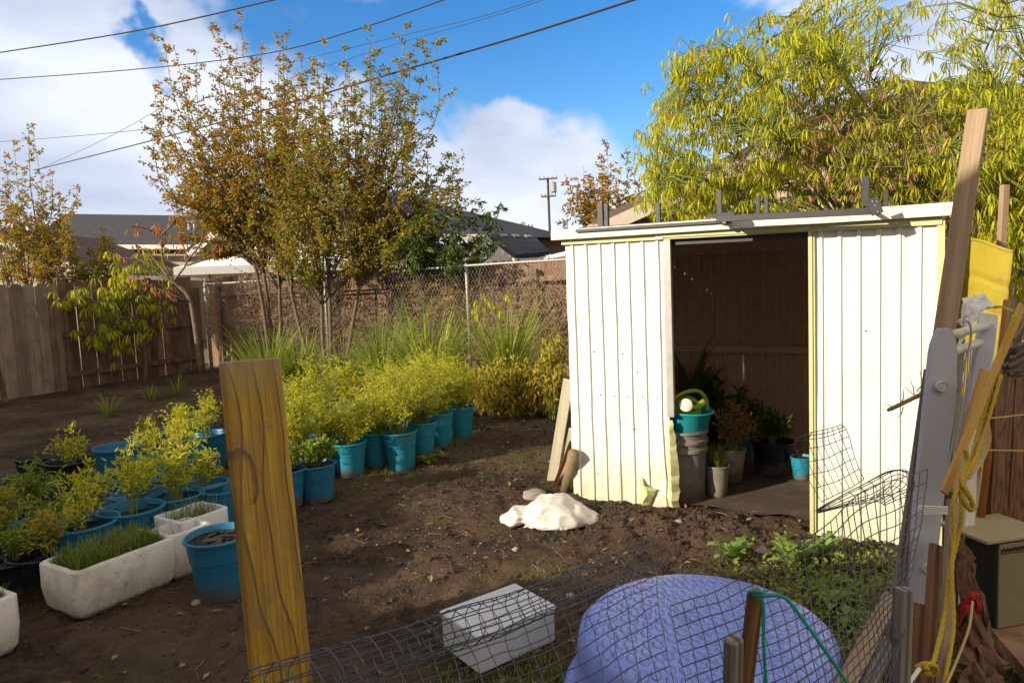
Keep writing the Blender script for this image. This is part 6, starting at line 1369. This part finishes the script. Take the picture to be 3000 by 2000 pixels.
rope([(2234, 1380, 2.1), (2226, 1440, 2.05), (2200, 1510, 2.0), (2165, 1590, 1.9)], .004, 'straw coloured strand slanting to the bottom edge', 'twine', 'twine', False, cat='twine')
rope([(2268, 960, 2.45), (2300, 958, 2.6), (2352, 952, 2.75), (2400, 950, 2.8)], .003, 'upper white twine tied across the dark brown board', 'twine', 'twine', False, 'twines across the brown boards', 'twine')
rope([(2258, 1033, 2.5), (2310, 1034, 2.65), (2400, 1036, 2.8)], .003, 'lower white twine tied across the dark brown board', 'twine', 'twine', False, 'twines across the brown boards', 'twine')
mb = MB()
for i in range(7): mb.tube(catmull([W(2270, 962, 2.46), W(2276 - i * 3, 1010, 2.44), W(2258 - i * 3, 1060, 2.38), W(2228 - i, 1100, 2.3)], 5), .0018, 4)
solo(mb, 'twine', M['twine'], 'fan of thin pale strings beside the yellow lath', 'twine')
mb = MB(); mb.tube(catmull([W(2045, 1640, 1.6), W(2080, 1580, 1.75), W(2112, 1535, 1.9)], 5), .006, 8); solo(mb, 'cable', M['cream'], 'white cord ending in the yellow knot at the bottom edge', 'cord', smooth=True)
# lath
a = W(2210, 1030, 2.32); b = W(2348, 700, 2.55); board('lath', a + (a - b) * .28, b, .030, .012, 'timber_light', 'orange yellow wooden lath slanting up to the right edge', 'lath', (1, .3, 0))
board('lath', W(2180, 1120, 2.6), W(2262, 850, 2.75), .04, .012, 'timber_light', 'shorter ochre slat behind the orange lath', 'lath', (1, .3, 0))
# orange brown pole
mb = MB(); a = W(2313, 690, 3.05); b = W(2250, 1215, 2.85); b.z = max(b.z, .06); mb.tube([b, a], .014, 10); solo(mb, 'pole', simple('orange_pole', (.34, .13, .03), (.28, .10, .02), 10, .5, .1), 'thin orange brown round pole left of the dark brown boards', 'pole', smooth=True)
# brown boards
def grain_board():
    m, nt, out = newmat('brown_flame_grain'); t = NT(nt); v = t.coord((1, 1, .3)); n = t.noise(v, 5.5, 2, .5); f = t.math('FRACT', t.math('MULTIPLY', n, 11)); fine = t.noise(t.coord((1, 1, .04)), 120, 3)
    c = t.mix(t.ramp(f, [(.1, 0), (.6, 1), (.95, .2)]), (.10, .038, .014), (.30, .14, .055)); c = t.mix(t.ramp(fine, [(.4, .4), (.6, 0)]), c, (.03, .012, .006)); t.bsdf(c, .5, t.bump(f, .2, .003), 0, .4, out); return m
M['flame'] = grain_board()
p0 = W(2262, 1215, 2.85); p1 = W(2352, 1215, 3.1); bd_ = Vector((p1.x - p0.x, .28, 0)).normalized()
for i, (o_, zt, lab) in enumerate(((.0, W(2295, 868, 2.9).z, 'wide dark brown board with swirling grain behind the speaker'), (.245, W(2352, 868, 3.05).z, 'second dark brown board cut by the right edge'))):
    q = Vector((p0.x + .05, 2.92, .055)) + bd_ * (o_ + .1); board('brown_board', q, q + Vector((.03, .0, zt - .06)), .225, .03, 'flame', lab, 'board', tuple(bd_), 'dark brown boards at the right edge')
q = Vector((p0.x + .15, 3.1, .0))
mb = MB(); rr = random.Random(9)
for i in range(30):
    a = W(rr.uniform(2300, 2340), rr.uniform(800, 866), rr.uniform(2.95, 3.15)); d = Vector((rr.uniform(.1, .4), rr.gauss(0, .1), rr.gauss(.08, .06))); mb.tube([a, a + d * .5 + Vector((0, 0, rr.gauss(0, .01))), a + d], rr.uniform(.004, .011), 6)
solo(mb, 'stick_bundle', M['bark'], 'pile of dry brown sticks on top of the dark boards', 'sticks')
leafy_bush(0, 0, 0, .35, .3, 1.1, 46, 'dark glossy shrub at the right edge behind the yellow panel', 'dark', (.09, .05), 91, at=W(2370, 800, 4.6))
# speaker
p = G(2284, 1444, .055); xd = Vector((.97, .22, 0)).normalized(); yd = Vector((-xd.y, xd.x, 0)); t = thing('loudspeaker', Vector((p.x, p.y, .055)), 'old loudspeaker cabinet with cloth front and dark sides at the lower right edge', 'loudspeaker')
hz = W(2283, 1247, p.y).z - .055; M3 = Matrix((xd, yd, UP)).transposed(); wq = .26; dq = .22; c = p + xd * wq / 2 + yd * dq / 2
mb = MB(); mb.box(c + UP * hz / 2, (wq, dq, hz), M3, 0, .003); mb.build('cabinet', simple('black_veneer', (.02, .017, .015), None, 8, .5, .1), t)
mb = MB(); mb.box(c + UP * (hz + .009) - xd * .02, (wq + .06, dq + .02, .014), M3, 0, .002); mb.build('top_board', simple('tan_veneer', (.40, .33, .18), (.34, .28, .15), 10, .6, .1), t)
mb = MB(); mb.box(p + xd * (wq / 2 + .004) - yd * .004 + UP * (hz / 2), (wq - .012, .008, hz - .012), M3); gr = mb.build('speaker_cloth', simple('speaker_cloth', (.26, .22, .12), (.20, .17, .09), 260, .9, .6), t)
mb = MB()
for i in range(16):
    mb.box(p + xd * (.02 + i * .0095) - yd * .010 + UP * (hz - .034 + .004 * (i % 2)), (.006, .002, .011), M3)
for z_ in (-.024, -.044): mb.box(p + xd * .09 - yd * .010 + UP * (hz + z_), (.155, .002, .002), M3)
mb.build('patterned_strip', simple('black_trim', (.015, .015, .015), None, 5, .5, 0), gr)
# rags
M['rag'] = simple('brown_rag', (.16, .085, .045), (.10, .05, .03), 12, .95, .6, dirt=(.26, .18, .11)); 
crumple('rag', [[(2195, 1240, 2.5), (2212, 1232, 2.5), (2232, 1290, 2.52)], [(2200, 1330, 2.45), (2222, 1330, 2.45), (2248, 1350, 2.5)], [(2205, 1440, 2.4), (2235, 1450, 2.4), (2285, 1470, 2.45)], [(2215, 1540, 2.35), (2260, 1560, 2.35), (2310, 1550, 2.4)]], 'brown frayed cloth hanging down to the concrete beside the loudspeaker', 'cloth', M['rag'], .05, 3)
crumple('rag', [[(2215, 1500, 2.3), (2250, 1480, 2.35), (2290, 1500, 2.4)], [(2200, 1560, 2.2), (2260, 1560, 2.25), (2310, 1570, 2.3)], [(2190, 1620, 2.1), (2260, 1620, 2.15), (2320, 1620, 2.2)]], 'second dusty tan cloth crumpled on the concrete at the bottom', 'cloth', M['rag'], .05, 6)
crumple('red_rag', [[(2205, 1380, 2.3), (2222, 1365, 2.28), (2245, 1362, 2.28), (2255, 1400, 2.3)], [(2198, 1400, 2.3), (2222, 1376, 2.27), (2240, 1376, 2.27), (2250, 1410, 2.3)], [(2200, 1440, 2.3), (2214, 1410, 2.28), (2232, 1385, 2.28), (2244, 1414, 2.3)]], 'small red rag knotted on the brown cloth', 'rag', M['red'], .012, 4)
# dry stalk
t = thing('dry_stalk', W(2085, 925, 2.9), 'broken dry plant stalk with thin twigs sticking out left of the plastic frame', 'stalk')
mb = MB(); mb.tube(catmull([W(2039, 942, 2.85), W(2075, 925, 2.88), W(2120, 903, 2.9), W(2150, 890, 2.95)], 5), [.006] + [.0095] * 15, 8); mb.build('stem', simple('dry_stalk', (.42, .25, .13), (.30, .17, .09), 30, .8, .4), t, smooth=True)
mb = MB(); rr = random.Random(8)
for (x0, y0, x1, y1) in ((2060, 932, 2100, 912), (2070, 925, 2075, 895), (2100, 905, 2090, 870), (2110, 900, 2140, 880), (2105, 900, 2125, 860), (2075, 935, 2060, 960), (2060, 935, 2030, 925), (2110, 915, 2080, 890), (2120, 900, 2112, 850)): mb.tube([W(x0, y0, 2.87), W((x0 + x1) / 2 + 3, (y0 + y1) / 2 + 3, 2.85), W(x1, y1, 2.84)], [.0025, .002, .001], 4)
mb.build('twigs', M['twine'], t)

# ---------------- unseen blocks added outside the frame to shade the near garden ----------------
E1 = Vector((-.862, -.507, 0)); E2 = Vector((.507, -.862, 0))    # toward the sun, and across it
def UVp(s, u, z=0): return E1 * -s + E2 * u * -1 if False else E1 * s + E2 * (-u) * -1 + UP * z
def shade_block(s, prof, th, label):
    # unseen block added for its shadow, seen end-on by the sun: prof = (u, z) outline, s = distance toward the sun
    t = thing('house', E1 * s + E2 * (-sum(p[0] for p in prof) / len(prof)) * -1, label, 'house')
    mb = MB(); pts = [E1 * s + Vector((.507, -.862, 0)) * u + UP * z for u, z in prof]; mb.prism(pts, E1 * th); mb.build('wall', M['stucco'], t)
    return t
SLAB1 = [(-4.15, -.1), (6, -.1), (6, 5.2), (-1.1, 4.9), (-1.64, 4.38), (-1.83, 2.8), (-2.6, 2.2), (-2.9, 2.1), (-2.98, 1.8), (-3.32, 1.78), (-3.42, 1.95), (-3.7, 1.85), (-4.15, 1.82)]  # outline notched so a streak of sun reaches the soil
SLAB2 = [(-14, -.1), (-4.05, -.1), (-4.1, 3.58), (-5.2, 3.62), (-6.1, 3.4), (-7.5, 3.75), (-14, 3.9)]  # outline heights set by how far the shade climbs the pots
shade_block(4.0, SLAB1, 5, 'unseen block added behind the camera, outline cut to shade the foreground')
shade_block(8.2, SLAB2, 5, 'unseen block added beyond the left side of the yard to shade the pots')
